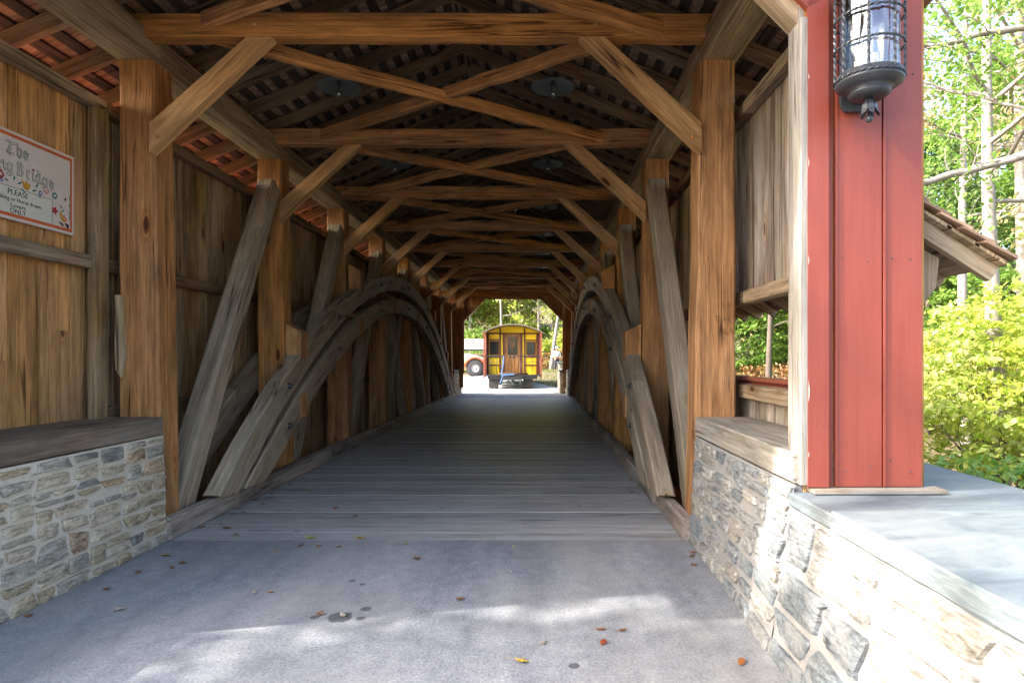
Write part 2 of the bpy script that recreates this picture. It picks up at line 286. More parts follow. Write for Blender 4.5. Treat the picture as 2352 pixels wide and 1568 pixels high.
# ---------------------------------------------------------------- building helpers
WM = {}      # world matrix of each object made here
class MB:
    def __init__(s): s.v = []; s.f = []; s.t = []; s.m = []; s.sm = []
    def face(s, idx, t=.5, m=0, smooth=False): s.f.append(idx); s.t.append(t); s.m.append(m); s.sm.append(smooth)
    def poly(s, pts, t=.5, m=0):
        b = len(s.v); s.v += [tuple(p) for p in pts]; s.face(tuple(range(b, b+len(pts))), t, m)
    def box(s, lo, hi, t=.5, m=0, c=0.0):
        x0, y0, z0 = lo; x1, y1, z1 = hi; b = len(s.v)
        s.v += [(x0, y0, z0), (x1, y0, z0), (x1, y1, z0), (x0, y1, z0), (x0, y0, z1), (x1, y0, z1), (x1, y1, z1), (x0, y1, z1)]
        for q in ((0, 3, 2, 1), (4, 5, 6, 7), (0, 1, 5, 4), (1, 2, 6, 5), (2, 3, 7, 6), (3, 0, 4, 7)): s.face(tuple(b+i for i in q), t, m)
    def prism(s, pts, off, t=.5, m=0):
        """closed polygon pts extruded by vector off"""
        n = len(pts); b = len(s.v); off = Vector(off)
        s.v += [tuple(p) for p in pts] + [tuple(Vector(p)+off) for p in pts]
        s.face(tuple(range(b, b+n))[::-1], t, m); s.face(tuple(range(b+n, b+2*n)), t, m)
        for i in range(n): j = (i+1) % n; s.face((b+i, b+j, b+n+j, b+n+i), t, m)
    def tube(s, path, rad, seg=8, t=.5, m=0, smooth=True, twist=0, cap=True, square=False):
        b = len(s.v); P = [Vector(p) for p in path]; N = len(P)
        if not hasattr(rad, '__len__'): rad = [rad]*N
        d0 = (P[1]-P[0]).normalized(); up = Vector((0, 0, 1)) if abs(d0.z) < .9 else Vector((1, 0, 0))
        for i in range(N):
            d = (P[min(i+1, N-1)]-P[max(i-1, 0)]).normalized()
            a = d.cross(up); a = a.normalized() if a.length > 1e-6 else Vector((1, 0, 0)); c = a.cross(d).normalized(); up = c
            for k in range(seg):
                an = 2*math.pi*k/seg+twist*i; s.v.append(tuple(P[i]+rad[i]*(a*math.cos(an)+c*math.sin(an))))
        for i in range(N-1):
            for k in range(seg):
                k2 = (k+1) % seg; s.face((b+i*seg+k, b+i*seg+k2, b+(i+1)*seg+k2, b+(i+1)*seg+k), t, m, smooth)
        if cap: s.face(tuple(b+k for k in range(seg))[::-1], t, m); s.face(tuple(b+(N-1)*seg+k for k in range(seg)), t, m)
    def lathe(s, prof, c, seg=24, t=.5, m=0, axis='Z'):
        b = len(s.v); cx, cy, cz = c
        for r, h in prof:
            for k in range(seg):
                a = 2*math.pi*k/seg
                if axis == 'Z': s.v.append((cx+r*math.cos(a), cy+r*math.sin(a), cz+h))
                elif axis == 'X': s.v.append((cx+h, cy+r*math.cos(a), cz+r*math.sin(a)))
                else: s.v.append((cx+r*math.sin(a), cy+h, cz+r*math.cos(a)))
        for i in range(len(prof)-1):
            for k in range(seg):
                k2 = (k+1) % seg; s.face((b+i*seg+k, b+i*seg+k2, b+(i+1)*seg+k2, b+(i+1)*seg+k), t, m, True)
    def beam(s, a, bb, w, h, up=(0, 0, 1), jit=.004, ch=.012, t=.5, m=0, bow=None, seg=None, zmin=None):
        a = Vector(a); bb = Vector(bb); L = (bb-a).length; x = (bb-a).normalized(); up = Vector(up)
        y = up.cross(x).normalized(); z = x.cross(y); n = seg or max(2, int(L/.3)); b = len(s.v)
        if len((w if hasattr(w, '__len__') else [w])) == 1: w = (w, w)
        if len((h if hasattr(h, '__len__') else [h])) == 1: h = (h, h)
        for i in range(n+1):
            f = i/n; W = (w[0]*(1-f)+w[1]*f)/2; H = (h[0]*(1-f)+h[1]*f)/2
            p = a+x*(L*f); oy = random.uniform(-jit, jit); oz = random.uniform(-jit, jit)+(bow(f) if bow else 0)
            for (sy, sz) in ((-1+ch/W, -1), (1-ch/W, -1), (1, -1+ch/H), (1, 1-ch/H), (1-ch/W, 1), (-1+ch/W, 1), (-1, 1-ch/H), (-1, -1+ch/H)):
                q = p+y*(sy*W+oy+random.uniform(-jit, jit)*.4)+z*(sz*H+oz+random.uniform(-jit, jit)*.4); s.v.append((q.x, q.y, q.z if zmin is None else max(q.z, zmin)))
        for i in range(n):
            for k in range(8):
                k2 = (k+1) % 8; s.face((b+i*8+k, b+i*8+k2, b+(i+1)*8+k2, b+(i+1)*8+k), t, m)
        s.face(tuple(b+k for k in range(8))[::-1], t, m); s.face(tuple(b+n*8+k for k in range(8)), t, m)
def frame(origin, xdir=(1, 0, 0), up=(0, 0, 1)):
    x = Vector(xdir).normalized(); up = Vector(up)
    if abs(x.dot(up)) > .95: up = Vector((0, 1, 0))
    y = up.cross(x).normalized(); z = x.cross(y)
    m = Matrix((x, y, z)).transposed().to_4x4(); m.translation = Vector(origin); return m
def build(name, mb, mats, parent=None, fr=None):
    if not isinstance(mats, (list, tuple)): mats = [mats]
    if fr is None:
        fr = Matrix.Translation(Vector(mb.v[0])) if parent is None else WM.get(parent.name, Matrix()).copy()
    inv = fr.inverted()
    me = bpy.data.meshes.new(name)
    V = np.array(mb.v, dtype=np.float64); A = np.array(inv)
    V = V @ A[:3, :3].T + A[:3, 3]
    me.from_pydata(V.tolist(), [], mb.f)
    for m_ in mats: me.materials.append(m_)
    me.polygons.foreach_set('material_index', mb.m); me.polygons.foreach_set('use_smooth', mb.sm)
    at = me.attributes.new('tint', 'FLOAT', 'FACE'); at.data.foreach_set('value', mb.t)
    me.update()
    o = bpy.data.objects.new(name, me); COL.objects.link(o)
    if parent is not None:
        o.parent = parent; o.matrix_basis = WM[parent.name].inverted() @ fr
    else: o.matrix_basis = fr
    WM[o.name] = fr.copy(); return o
def tag(o, label=None, cat=None, group=None, kind=None):
    if label: o['label'] = label
    if cat: o['category'] = cat
    if group: o['group'] = group
    if kind: o['kind'] = kind
    return o
def thing(name, loc, label, cat, group=None, rz=0):
    o = bpy.data.objects.new(name, None); COL.objects.link(o); o.empty_display_size = .2
    mt = Matrix.Translation(Vector(loc)) @ Matrix.Rotation(rz, 4, 'Z'); o.matrix_basis = mt; WM[o.name] = mt
    return tag(o, label, cat, group)
def copy_thing(root, loc, rz=0, sc=None):
    def rec(o, par):
        c = o.copy(); COL.objects.link(c)
        if par is not None: c.parent = par
        for ch in KIDS.get(o.name, []): rec(ch, c)
        return c
    if root.name not in KIDS or not KIDS[root.name]: index_kids()
    c = rec(root, None); c.location = loc; c.rotation_euler = (0, 0, rz)
    if sc: c.scale = sc if hasattr(sc, '__len__') else (sc, sc, sc)
    return c
KIDS = {}
def index_kids():
    KIDS.clear()
    for o in bpy.data.objects:
        if o.parent: KIDS.setdefault(o.parent.name, []).append(o)
def timber(name, a, b, w, h, m, parent, up=(0, 0, 1), **k):
    mb = MB(); mb.beam(a, b, w, h, up, **k); return build(name, mb, m, parent, frame(a, Vector(b)-Vector(a), up))
def block(name, lo, hi, m, parent, xdir=(1, 0, 0), up=(0, 0, 1), **k):
    """a timber filling the box lo..hi with its grain along the axis xdir"""
    lo = Vector(lo); hi = Vector(hi); c = (lo+hi)/2; d = hi-lo
    ax = [abs(x) for x in xdir].index(1)
    a = c.copy(); b = c.copy(); a[ax] = lo[ax]; b[ax] = hi[ax]
    upv = Vector(up)
    if abs(upv[ax]) > .5: upv = Vector((0, 1, 0))
    ua = [abs(x) for x in upv].index(1); wa = 3-ax-ua
    return timber(name, a, b, d[wa], d[ua], m, parent, tuple(upv), **k)
def smooth(a, b, x):
    t = min(1, max(0, (x-a)/(b-a))); return t*t*(3-2*t)

XC = -0.95            # the bridge's centre line; the camera stands right of it
SP = 2.7; Y0 = 5.4; NF = 8; YE = Y0+SP*(NF-1)          # frames every 2.7 m, 5.4 .. 24.3
PY0 = 3.3; PY1 = 26.4                                   # the two portals
def sx(side, half): return XC+side*half

# ---------------------------------------------------------------- ground, roads
def hgt(x, y):
    n = .12*mnoise.noise(Vector((x*.25, y*.25, 3)))
    if y < 15:
        d = abs(x-XC)
        side = -1.9*smooth(3.9, 7.5, x-XC) if x > XC else -.5*smooth(3.9, 7, -(x-XC))
        z1 = -.03+side+n*smooth(3.9, 5, d)
        z2 = -3.0+n*2+(1.1*smooth(5, 12, d))
        near = z1+(z2-z1)*smooth(5.9, 8.5, y)
    else:
        d = abs(x-XC)
        zf = -.03
        zc = -3.0+n*2+1.1*smooth(5, 12, d)
        near = zc+(zf-zc)*smooth(21, 24.5, y)
    far = smooth(31, 46, y)*(.5*smooth(-5, .5, x)+.1)+max(0, y-52)*.17+n*smooth(28, 34, y)
    east = smooth(9, 26, x)*2.1*(1-smooth(24, 40, y)) + max(0, x-24)*.12
    west = smooth(9, 30, -x)*2.0*(1-smooth(24, 40, y))
    return near+far+east+west
g = MB(); NX, NY = 150, 190
xs = [math.copysign(abs(t)**1.7, t)*110 for t in np.linspace(-1, 1, NX)]; ys = [-40+ (200)*(t**1.25) for t in np.linspace(0, 1, NY)]
for y in ys:
    for x in xs: g.v.append((x, y, hgt(x, y)))
for j in range(NY-1):
    for i in range(NX-1): g.face((j*NX+i, j*NX+i+1, (j+1)*NX+i+1, (j+1)*NX+i), .5, 0, True)
tag(build('ground', g, M['soil'], fr=Matrix()), 'leaf strewn earth banks around the bridge and rising woodland floor', kind='structure')
r = MB()
r.box((-4.6, -14, -.35), (1.9, 5.398, 0.0))
tag(build('near_road', r, M['asphalt'], fr=Matrix()), 'grey asphalt road running up to the planks of the bridge', kind='structure')
r = MB(); pts = []
def roadx(y):
    t = (y-26); return -.9-.0*t-.0*t*t
n = 40
for i in range(n+1):
    y = 24.62+i*(62-24.62)/n
    l_ = -3.6-10*smooth(28, 40, y); rr = 1.32-.1*smooth(27, 30, y)-1.5*smooth(30, 38, y)-9*smooth(38, 60, y)
    for k in range(13):
        x = l_+(rr-l_)*k/12; r.v.append((x, y, hgt(x, y)+.035))
for i in range(n):
    for k in range(12): r.face((i*13+k, i*13+k+1, (i+1)*13+k+1, (i+1)*13+k), .5, 0, True)
tag(build('far_road', r, M['asphalt'], fr=Matrix()), 'pale grey asphalt road beyond the far end of the bridge', kind='structure')
w = MB(); w.poly([(-60, 8.5, -2.75), (60, 8.5, -2.75), (60, 21, -2.75), (-60, 21, -2.75)])
wm, wn, wl, wb = mat('creek_water'); wb.inputs['Base Color'].default_value = (.05, .06, .04, 1); wb.inputs['Roughness'].default_value = .08
tag(build('creek', w, wm, fr=Matrix()), 'shallow creek water under the bridge', kind='structure')

# ---------------------------------------------------------------- the covered bridge
BR = thing('covered_bridge', (XC, PY0, 0), 'long timber covered bridge with arched trusses, shingled roof and red boarded portal', 'bridge')
# deck
mb = MB(); y = Y0+.002
while y < 24.6:
    wd = random.uniform(.235, .29); dz = random.uniform(-.0025, .0025)
    if y < 6.0: wd = .24
    t = random.random(); sg = 6; y1 = min(y+wd-.0035, 24.61)
    xa, xb = sx(-1, 2.345), sx(1, 2.345)
    mb.box((xa, y, -.08), (xb, y1, dz), t)
    y += wd
build('deck', mb, M['deck'], BR, frame((0, 0, 0)))
mb = MB(); mb.box((sx(-1, 2.8), Y0+.01, -.42), (sx(1, 2.8), 24.6, -.09)); build('floor_framing', mb, M['post'], BR, frame((0, 0, 0), (0, 1, 0)))
# posts
for i in range(NF):
    y = Y0+SP*i
    for sd in (-1, 1):
        d1 = .30
        z0 = -.05
        prof = [(sx(sd, 2.325), z0), (sx(sd, 2.40), 4.205), (sx(sd, 2.705), 4.205), (sx(sd, 2.705), z0)]
        mb = MB()
        a = Vector((sx(sd, 2.515), y+d1/2, z0)); b = Vector((sx(sd, 2.5525), y+d1/2, 4.206))
        mb.beam(a, b, (d1, d1*.97), (.38, .305), up=(1, 0, 0), jit=.005, ch=.018)
        p = build('post', mb, M['post'], BR, frame(a, (0, 0, 1)))
        if i > 0 and i < NF-1:      # chamfered bearing blocks where the arches are bolted on
            zt = 3.43-.042*(y-14.7)**2
            for zz, hh in ((zt+.18, .40), (zt-.62, .34)):
                if zz < .3: continue
                xi = sx(sd, 2.13); xo = sx(sd, 2.34)
                pr = [(xo, y+.02, zz-hh/2-.10), (xi, y+.02, zz-hh/2), (xi, y+.02, zz+hh/2-.05), (xo, y+.02, zz+hh/2+.06)]
                q = MB(); q.prism(pr, (0, .24, 0)); build('bearing_block', q, M['tie'], p, frame((xi, y, zz), (0, 0, 1)))
# plates
for sd in (-1, 1):
    yy = 2.75
    for seg in range(9):
        y1 = yy+SP if seg else Y0+.15
        y1 = min(y1, 27.0)
        block('plate', (min(sx(sd, 2.42), sx(sd, 2.74)), yy+.002, 4.21), (max(sx(sd, 2.42), sx(sd, 2.74)), y1, 4.465), M['plate'], BR, (0, 1, 0), jit=.0035, ch=.015)
        yy = y1
# tie beams, knees, lateral cross braces
ties = [PY0+.12]+[Y0+SP*i for i in range(NF)]+[PY1-.12]
for i, y in enumerate(ties):
    a = (sx(-1, 2.62), y+.0, 4.47); b = (sx(1, 2.62), y+.0, 4.47)
    mb = MB(); y0_, y1_ = y-.075, y+.085
    L, Rr = sx(-1, 2.63), sx(1, 2.63)
    mb.beam(a, b, .16, .21, jit=.006, ch=.014, seg=22)
    ob = build('tie_beam', mb, M['tie'], BR, frame(a))
    if 0 < i < len(ties)-1:
        for sd in (-1, 1):
            q = MB(); q.lathe([(0, -.012), (.016, -.012), (.018, 0), (.018, .02)], (sx(sd, 1.47), y-.082, 4.47), 10, axis='Y'); build('peg', q, M['knee'], ob)
        for sd in (-1, 1):
            # knee brace from the post's inner face to the underside of the tie beam
            zt = 4.362; s = -sd
            xi = sx(sd, 2.385)
            P = [(xi, 3.37), (xi, 3.62), (xi+s*.84, zt), (xi+s*1.06, zt)]
            q = MB(); q.prism([(x_, y-.075, z_) for x_, z_ in P], (0, .11, 0))
            kb = build('knee_brace', q, M['knee'], BR, frame((xi, y, 3.4), (s*.72, 0, .7)))
            q = MB(); q.lathe([(0, -.012), (.014, -.012), (.017, 0), (.017, .02)], (xi+s*.08, y-.078, 3.50), 8, axis='Y'); build('peg', q, M['tie'], kb)
for i in range(len(ties)-1):
    ya, yb = ties[i], ties[i+1]
    for k, (s0, s1, dz) in enumerate(((-1, 1, 0), (1, -1, .055))):
        a = Vector((XC+s0*(1.93+random.uniform(-.16, .12)), ya+.02, 4.44+dz+random.uniform(-.03, .03))); b = Vector((XC+s1*(1.93+random.uniform(-.16, .12)), yb-.04, 4.44+dz+random.uniform(-.03, .03)))
        timber('cross_brace', a, b, .10, .135, M['tie'], BR, jit=.008, ch=.02)
# truss diagonal braces: low ends at the outer posts, high ends toward the middle
for i in range(NF-1):
    y = Y0+SP*i
    for sd in (-1, 1):
        if i < 3: a = (y+.42, .02); b = (y+SP-.10, 3.82)
        elif i > 3: a = (y+SP-.12, .02); b = (y+.40, 3.82)
        else: a = (y+.42, .02); b = (y+SP-.10, 3.82)
        xm = sx(sd, 2.50)
        timber('diagonal_brace', (xm, a[0], a[1]), (xm-sd*0, b[0], b[1]), (.22, .20), (.27, .25), M['brace'], BR, up=(0, 0, 1), jit=.003, ch=.016)
        if i == 3: timber('diagonal_brace', (xm+sd*.001, y+SP-.12, .02), (xm+sd*.001, y+.40, 3.82), .20, .24, M['brace'], BR, jit=.003, ch=.016)
# arches: two strands on each truss's inner face, one on its outer face
def zarch(y, off=0): return 3.43-.042*(y-14.7)**2-off
nodes = [5.95, 7.62, 9.6, 12.2, 14.85, 17.4, 20.0, 22.0, 23.5]
def strand(sd, h0, h1, off, th, lo):
    for k in range(len(nodes)-1):
        ya, yb = nodes[k], nodes[k+1]
        if off > .1:
            ya = max(ya, 14.7-math.sqrt((3.43-off-.24)/.042)); yb = min(yb, 14.7+math.sqrt((3.43-off-.24)/.042))
            if yb-ya < .3: continue
        off2 = off
        za, zb = zarch(ya, off)-th/2, zarch(yb, off)-th/2
        if k == 0 and off == 0: ya = 6.16; za = .13
        if k == 7 and off == 0: yb = 23.3; zb = .13
        a = Vector((sx(sd, (h0+h1)/2), ya, za)); b = Vector((sx(sd, (h0+h1)/2), yb, zb))
        L = (b-a).length; cz = ((yb-ya)**2)*.042/4*.96 if not (k in (0, 7) and off == 0) else .04
        c = (b-a).normalized().y
        o = timber('arch_timber', a-(b-a).normalized()*(.02), b+(b-a).normalized()*.02, h1-h0+random.uniform(-.002, .002), th, M['brace'], BR, jit=.002, ch=.014, bow=lambda f: cz*4*f*(1-f)*c, seg=10, zmin=.197)
        if h0 < 2.3:
            for (yy, zz) in ((ya+.12, None),):
                if k == 0: continue
                zz = zarch(yy, off)-th/2
                q = MB(); xx = sx(sd, h0-.004)
                q.lathe([(0, -sd*.045), (.019, -sd*.045), (.021, -sd*.028), (.021, -sd*.01), (.042, -sd*.01), (.042, sd*.01)], (xx, yy, zz), 8, axis='X')
                build('bolt', q, M['bolt'], o)
for sd in (-1, 1):
    strand(sd, 2.145, 2.325, 0, .31, 0)
    strand(sd, 2.145, 2.325, .49, .33, 0)
    strand(sd, 2.712, 2.850, .1, .33, 0)
# kerb timbers
for sd in (-1, 1):
    ys_ = [5.4, 6.62, 9.6, 12.7, 15.5, 18.6, 21.7, 24.6]
    for k in range(len(ys_)-1):
        hf = 2.235 if k == 0 else 2.22
        lo = (min(sx(sd, hf), sx(sd, 2.335)), ys_[k]-.002, .003); hi = (max(sx(sd, hf), sx(sd, 2.335)), ys_[k+1]-.004, .195-.004*(k % 2))
        block('kerb_timber', lo, hi, M['curb'], BR, (0, 1, 0), jit=.002, ch=.01)
# siding, girts
def boards(mb, xface, th, ya, yb, z0f, z1f, wmin=.16, wmax=.30, sgn=1):
    y = ya
    while y < yb-.01:
        wd = min(random.uniform(wmin, wmax), yb-y); dx = random.uniform(-.004, .004); t = random.random()
        z0 = z0f if not callable(z0f) else z0f(y); z1 = z1f
        if random.random() < .35 and z1-z0 > 2:
            zc = random.uniform(z0+.6, z1-.6); mb.box((xface+dx, y+.002, z0), (xface+dx+sgn*th, y+wd-.002, zc-.002), t); mb.box((xface+dx+sgn*.003, y+.002, zc), (xface+dx+sgn*th, y+wd-.002, z1), random.random())
        else: mb.box((xface+dx, y+.002, z0), (xface+dx+sgn*th, y+wd-.002, z1), t)
        y += wd
for sd in (-1, 1):
    hf = 2.90 if sd < 0 else 2.865
    mb = MB()
    if sd < 0: boards(mb, sx(sd, hf), .022, PY0+.05, Y0, .95, 3.84, sgn=sd)
    else:
        boards(mb, sx(sd, hf), .022, PY0+.05, 6.1, 2.075, 3.84, .14, .24, sgn=sd)
        boards(mb, sx(sd, hf), .022, PY0+.05, 6.1, .6, 1.36, .10, .2, sgn=sd)
    build('portal_bay_siding', mb, M['siding'] if sd < 0 else M['sidegrey'], BR, frame((sx(sd, hf), PY0, 0), (0, 0, 1)))
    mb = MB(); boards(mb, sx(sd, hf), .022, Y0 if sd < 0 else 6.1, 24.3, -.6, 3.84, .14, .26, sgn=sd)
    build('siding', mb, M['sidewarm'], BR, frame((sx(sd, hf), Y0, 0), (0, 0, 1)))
    mb = MB(); boards(mb, sx(sd, hf), .022, 24.3, PY1-.05, .95, 3.84, sgn=sd)
    build('portal_bay_siding', mb, M['siding'], BR, frame((sx(sd, hf), 24.3, 0), (0, 0, 1)))
    # red outer boarding
    mb = MB(); x_ = sx(sd, hf+.026)
    if sd < 0: boards(mb, x_, .02, PY0+.04, PY1, -.6, 3.82, .2, .3, sgn=sd)
    else:
        boards(mb, x_, .02, PY0+.04, 6.1, 2.08, 3.82, .2, .3, sgn=sd); boards(mb, x_, .02, PY0+.04, 6.1, .85, 1.39, .2, .3, sgn=sd)
        boards(mb, x_, .02, 6.1, PY1, -.6, 3.82, .2, .3, sgn=sd)
    build('outer_boarding', mb, M['red'], BR, frame((x_, PY0, 0), (0, 0, 1)))
    gx0, gx1 = sorted((sx(sd, hf-.005), sx(sd, hf-.10)))
    spans = [(PY0+.14, Y0)]+[(Y0+SP*i+.0, Y0+SP*(i+1)-.0) for i in range(NF-1)]+[(24.3, PY1-.14)]
    for k, (a_, b_) in enumerate(spans):
        levels = [(3.73, 3.835), (2.35, 2.46)]
        if k > 0: levels.append((1.06, 1.16))
        if sd > 0 and k == 0: levels = [(3.73, 3.835), (2.07, 2.18), (1.24, 1.36)]
        if sd > 0 and k == 1: levels = [(3.73, 3.835), (2.07, 2.18), (1.24, 1.36)]
        for z0_, z1_ in levels:
            block('girt', (gx0, a_+.003, z0_), (gx1, b_-.003, z1_), M['girt'] if k == 0 else M['rafter'], BR, (0, 1, 0), jit=.002, ch=.008)
# stud and old split board beside the first left post
block('stud', (-3.80, 5.22, .95), (-3.72, 5.39, 3.72), M['sidewarm'], BR, (0, 0, 1), jit=.003)
mb = MB(); mb.prism([(-3.66, 5.36, 1.5), (-3.60, 5.36, 1.42), (-3.575, 5.36, 1.6), (-3.60, 5.36, 2.14), (-3.655, 5.36, 2.14)], (0, .035, 0)); build('split_board', mb, M['sidewarm'], BR, frame((-3.6, 5.37, 1.4), (0, 0, 1)))
# roof
SL = .42; ZP = 4.466; HP = 2.74; EAVE = 3.62
def zroof(h): return ZP+SL*(HP-h)
ry = 2.75
while ry < 27.0:
    for sd in (-1, 1):
        a = Vector((sx(sd, EAVE), ry, zroof(EAVE)+.075)); b = Vector((sx(sd, .012), ry, zroof(.012)+.075))
        timber('rafter', a, b, .065, .15, M['rafter'], BR, jit=.004, ch=.006)
    ry += .60
ln = math.hypot(1, SL)
for sd in (-1, 1):
    mb = MB(); h = .05
    while h < EAVE:
        h2 = h+.09
        P = [(sx(sd, h), 2.6, zroof(h)+.152*ln), (sx(sd, h2), 2.6, zroof(h2)+.152*ln), (sx(sd, h2), 2.6, zroof(h2)+.152*ln+.022), (sx(sd, h), 2.6, zroof(h)+.152*ln+.022)]
        if sd > 0: P = P[::-1]
        for ya in np.arange(2.6, 27.0, 3.5):
            mb.prism([(p[0], ya, p[2]+random.uniform(-.002, .002)) for p in P], (0, min(3.49, 27.1-ya), 0), random.random())
        h += .185
    build('roof_lath', mb, M['lath'], BR, frame((XC, 2.6, 0), (0, 1, 0)))
    mb = MB(); h = .02; zb = .152*ln+.024
    while h < EAVE+.06:
        h2 = h+.20; y = 2.55
        while y < 27.1:
            wd = random.uniform(.09, .18); t = random.random(); dz = random.uniform(0, .004)
            A = (sx(sd, h), y+.002, zroof(h)+zb+.002+dz); B = (sx(sd, h2+.03), y+.002, zroof(h2+.03)+zb+.008+dz)
            P = [A, B, (B[0], B[1], B[2]+.012), (A[0], A[1], A[2]+.008)]
            mb.prism(P if sd < 0 else P[::-1], (0, wd-.004, 0), t)
            y += wd
        h = h2
    build('roof_shingles', mb, M['shingle'], BR, frame((XC, 2.6, 5), (sd, 0, -SL)))
    mb = MB(); A = (sx(sd, -.02 if sd < 0 else 0), 2.56, zroof(0)+zb+.034); B = (sx(sd, EAVE+.05), 2.56, zroof(EAVE+.05)+zb+.034)
    mb.prism([A, B, (B[0], B[1], B[2]+.02), (A[0], A[1], A[2]+.02)][::(-sd)], (0, 24.6, 0)); build('light_stop_sheet', mb, M['lightstop'], BR)  # added unseen sheet, stops sunlight leaking through the gaps between shingles
# portals: red boarded gable walls with a clipped opening
def portal(yf, dr):
    """yf = outer face, dr = +1 when the wall's thickness runs to +y"""
    ya, yb = (yf+.02, yf+.045) if dr > 0 else (yf-.045, yf-.02)
    red = M['red']
    jam, out, ztop, zclip = (2.407 if dr > 0 else 2.13), 3.036, (4.32 if dr > 0 else 4.06), (3.47 if dr > 0 else 3.2)
    fr = frame((XC, yf, 0), (0, 0, 1))
    root = BR
    for sd in (-1, 1):
        lo = .905
        edges = [jam+.02, jam+.155, jam+.413, out]
        for e0, e1, dy in ((edges[0], edges[1], .012), (edges[1], edges[2], 0), (edges[2], edges[3], .002)):
            mb = MB(); x0, x1 = sorted((sx(sd, e0+.003), sx(sd, e1-.007)))
            mb.box((x0, ya+dy*dr, lo), (x1, yb, zroof(max(e0, e1))+.10), random.random()); build('portal_board', mb, red, BR, fr)
        mb = MB(); x0, x1 = sorted((sx(sd, jam), sx(sd, jam+.112)))      # jamb casing, proud
        y0_, y1_ = sorted((yf, ya-.001 if dr > 0 else yb+.001)); mb.box((x0, y0_, lo), (x1, y1_, zclip+.06)); build('jamb_casing', mb, red, BR, fr)
        for e in (jam+.155, jam+.413):    # shadow-line bead beside the wide boards
            mb = MB(); x0, x1 = sorted((sx(sd, e), sx(sd, e+.012))); mb.box((x0, min(ya, ya-.006*dr), lo), (x1, max(ya, ya-.006*dr)-.0005, 4.2)); build('board_bead', mb, red, BR, fr)
        mb = MB(); P = [(sx(sd, jam), zclip), (sx(sd, jam+.112), zclip+.06), (sx(sd, jam-.75), ztop+.15), (sx(sd, jam-.85), ztop)]
        mb.prism([(p[0], y0_, p[1]) for p in P][::-sd], (0, y1_-y0_, 0)); build('corner_casing', mb, red, BR, frame((P[0][0], yf, P[0][1]), (-sd, 0, 1)))
        # header boards
        mb = MB(); h = 0
        hs = np.linspace(0, jam+.02, 10)
        for i in range(9):
            def zb_(hh): return ztop if hh < jam-.85 else ztop-(hh-(jam-.85))
            P = [(sx(sd, hs[i]+.002), zb_(hs[i])+.01), (sx(sd, hs[i+1]-.002), zb_(hs[i+1])+.01), (sx(sd, hs[i+1]-.002), zroof(hs[i+1])+.1), (sx(sd, hs[i]+.002), zroof(hs[i])+.1)]
            mb.prism([(p[0], ya, p[1]) for p in P][::(1 if sd > 0 else -1)], (0, yb-ya, 0), random.random())
        build('header_boards', mb, red, BR, fr)
        q = MB(); yl0, yl1 = sorted((yf+.0465*dr, yf+.0475*dr+.0)) if False else ((yb+.001, yb+.013) if dr > 0 else (ya-.013, ya-.001))
        hs2 = [jam+.001]+list(np.linspace(jam+.18, out+.02, 5))
        for i in range(5): q.box((min(sx(sd, hs2[i]), sx(sd, hs2[i+1])), yl0, .3), (max(sx(sd, hs2[i]), sx(sd, hs2[i+1])), yl1, zroof(hs2[i+1])+.1), random.random())
        for i in range(9):
            zz = [(ztop if h_ < jam-.85 else ztop-(h_-(jam-.85)))+.004 for h_ in (min(hs[i], jam), min(hs[i+1], jam))]; h0_, h1_ = min(hs[i], jam), min(hs[i+1], jam)
            P = [(sx(sd, h0_), zz[0]), (sx(sd, h1_), zz[1]), (sx(sd, h1_), zroof(h1_)+.1), (sx(sd, h0_), zroof(h0_)+.1)]
            q.prism([(p[0], yl0, p[1]) for p in P][::(1 if sd > 0 else -1)], (0, yl1-yl0, 0), random.random())
        build('inner_lining', q, M['post'], BR, fr)
        # pale inner post and knee
        y2, y3 = sorted((yf+.048*dr, yf+.17*dr)); x0, x1 = sorted((sx(sd, jam-.037), sx(sd, jam+.113)))
        block('portal_post', (x0, y2, 1.07), (x1, y3, 4.2), M['pale'] if dr > 0 else M['post'], BR, (0, 0, 1), jit=.002, ch=.006)
        y4, y5 = sorted((yf+.004*dr, yf+.046*dr)); x0, x1 = sorted((sx(sd, jam-.037), sx(sd, jam+.015)))
        block('jamb_board', (x0, y4, .915), (x1, y5, 3.42), M['pale'] if dr > 0 else M['post'], BR, (0, 0, 1), jit=.001, ch=.004)
        x_ = sx(sd, jam-.027)
        mb = MB(); kw = .14; P = [(x_, zclip-.07), (x_, zclip+kw-.03), (x_-sd*(4.24-zclip-kw+.03), 4.24), (x_-sd*(4.24-zclip+.07), 4.24)]
        mb.prism([(p[0], y2, p[1]) for p in P][::(-sd)], (0, y3-y2, 0)); build('portal_knee', mb, M['girt'] if dr > 0 else M['post'], BR, frame((x_, yf, 3.3), (-sd, 0, 1)))
    mb = MB(); y2, y3 = sorted((yf+.048*dr, yf+.17*dr)); mb.box((sx(-1, 2.4), y2-.001, 4.17), (sx(1, 2.4), y3+.001, 4.36)); build('header_beam', mb, M['tie'], BR, frame((0, yf, 4.2)))
portal(PY0, 1); portal(PY1, -1)
mb = MB(); mb.box((sx(1, 2.40)+.02, PY0-.055, .880), (sx(1, 3.12), PY0+.06, .899)); build('portal_sill_board', mb, M['pale'], BR)
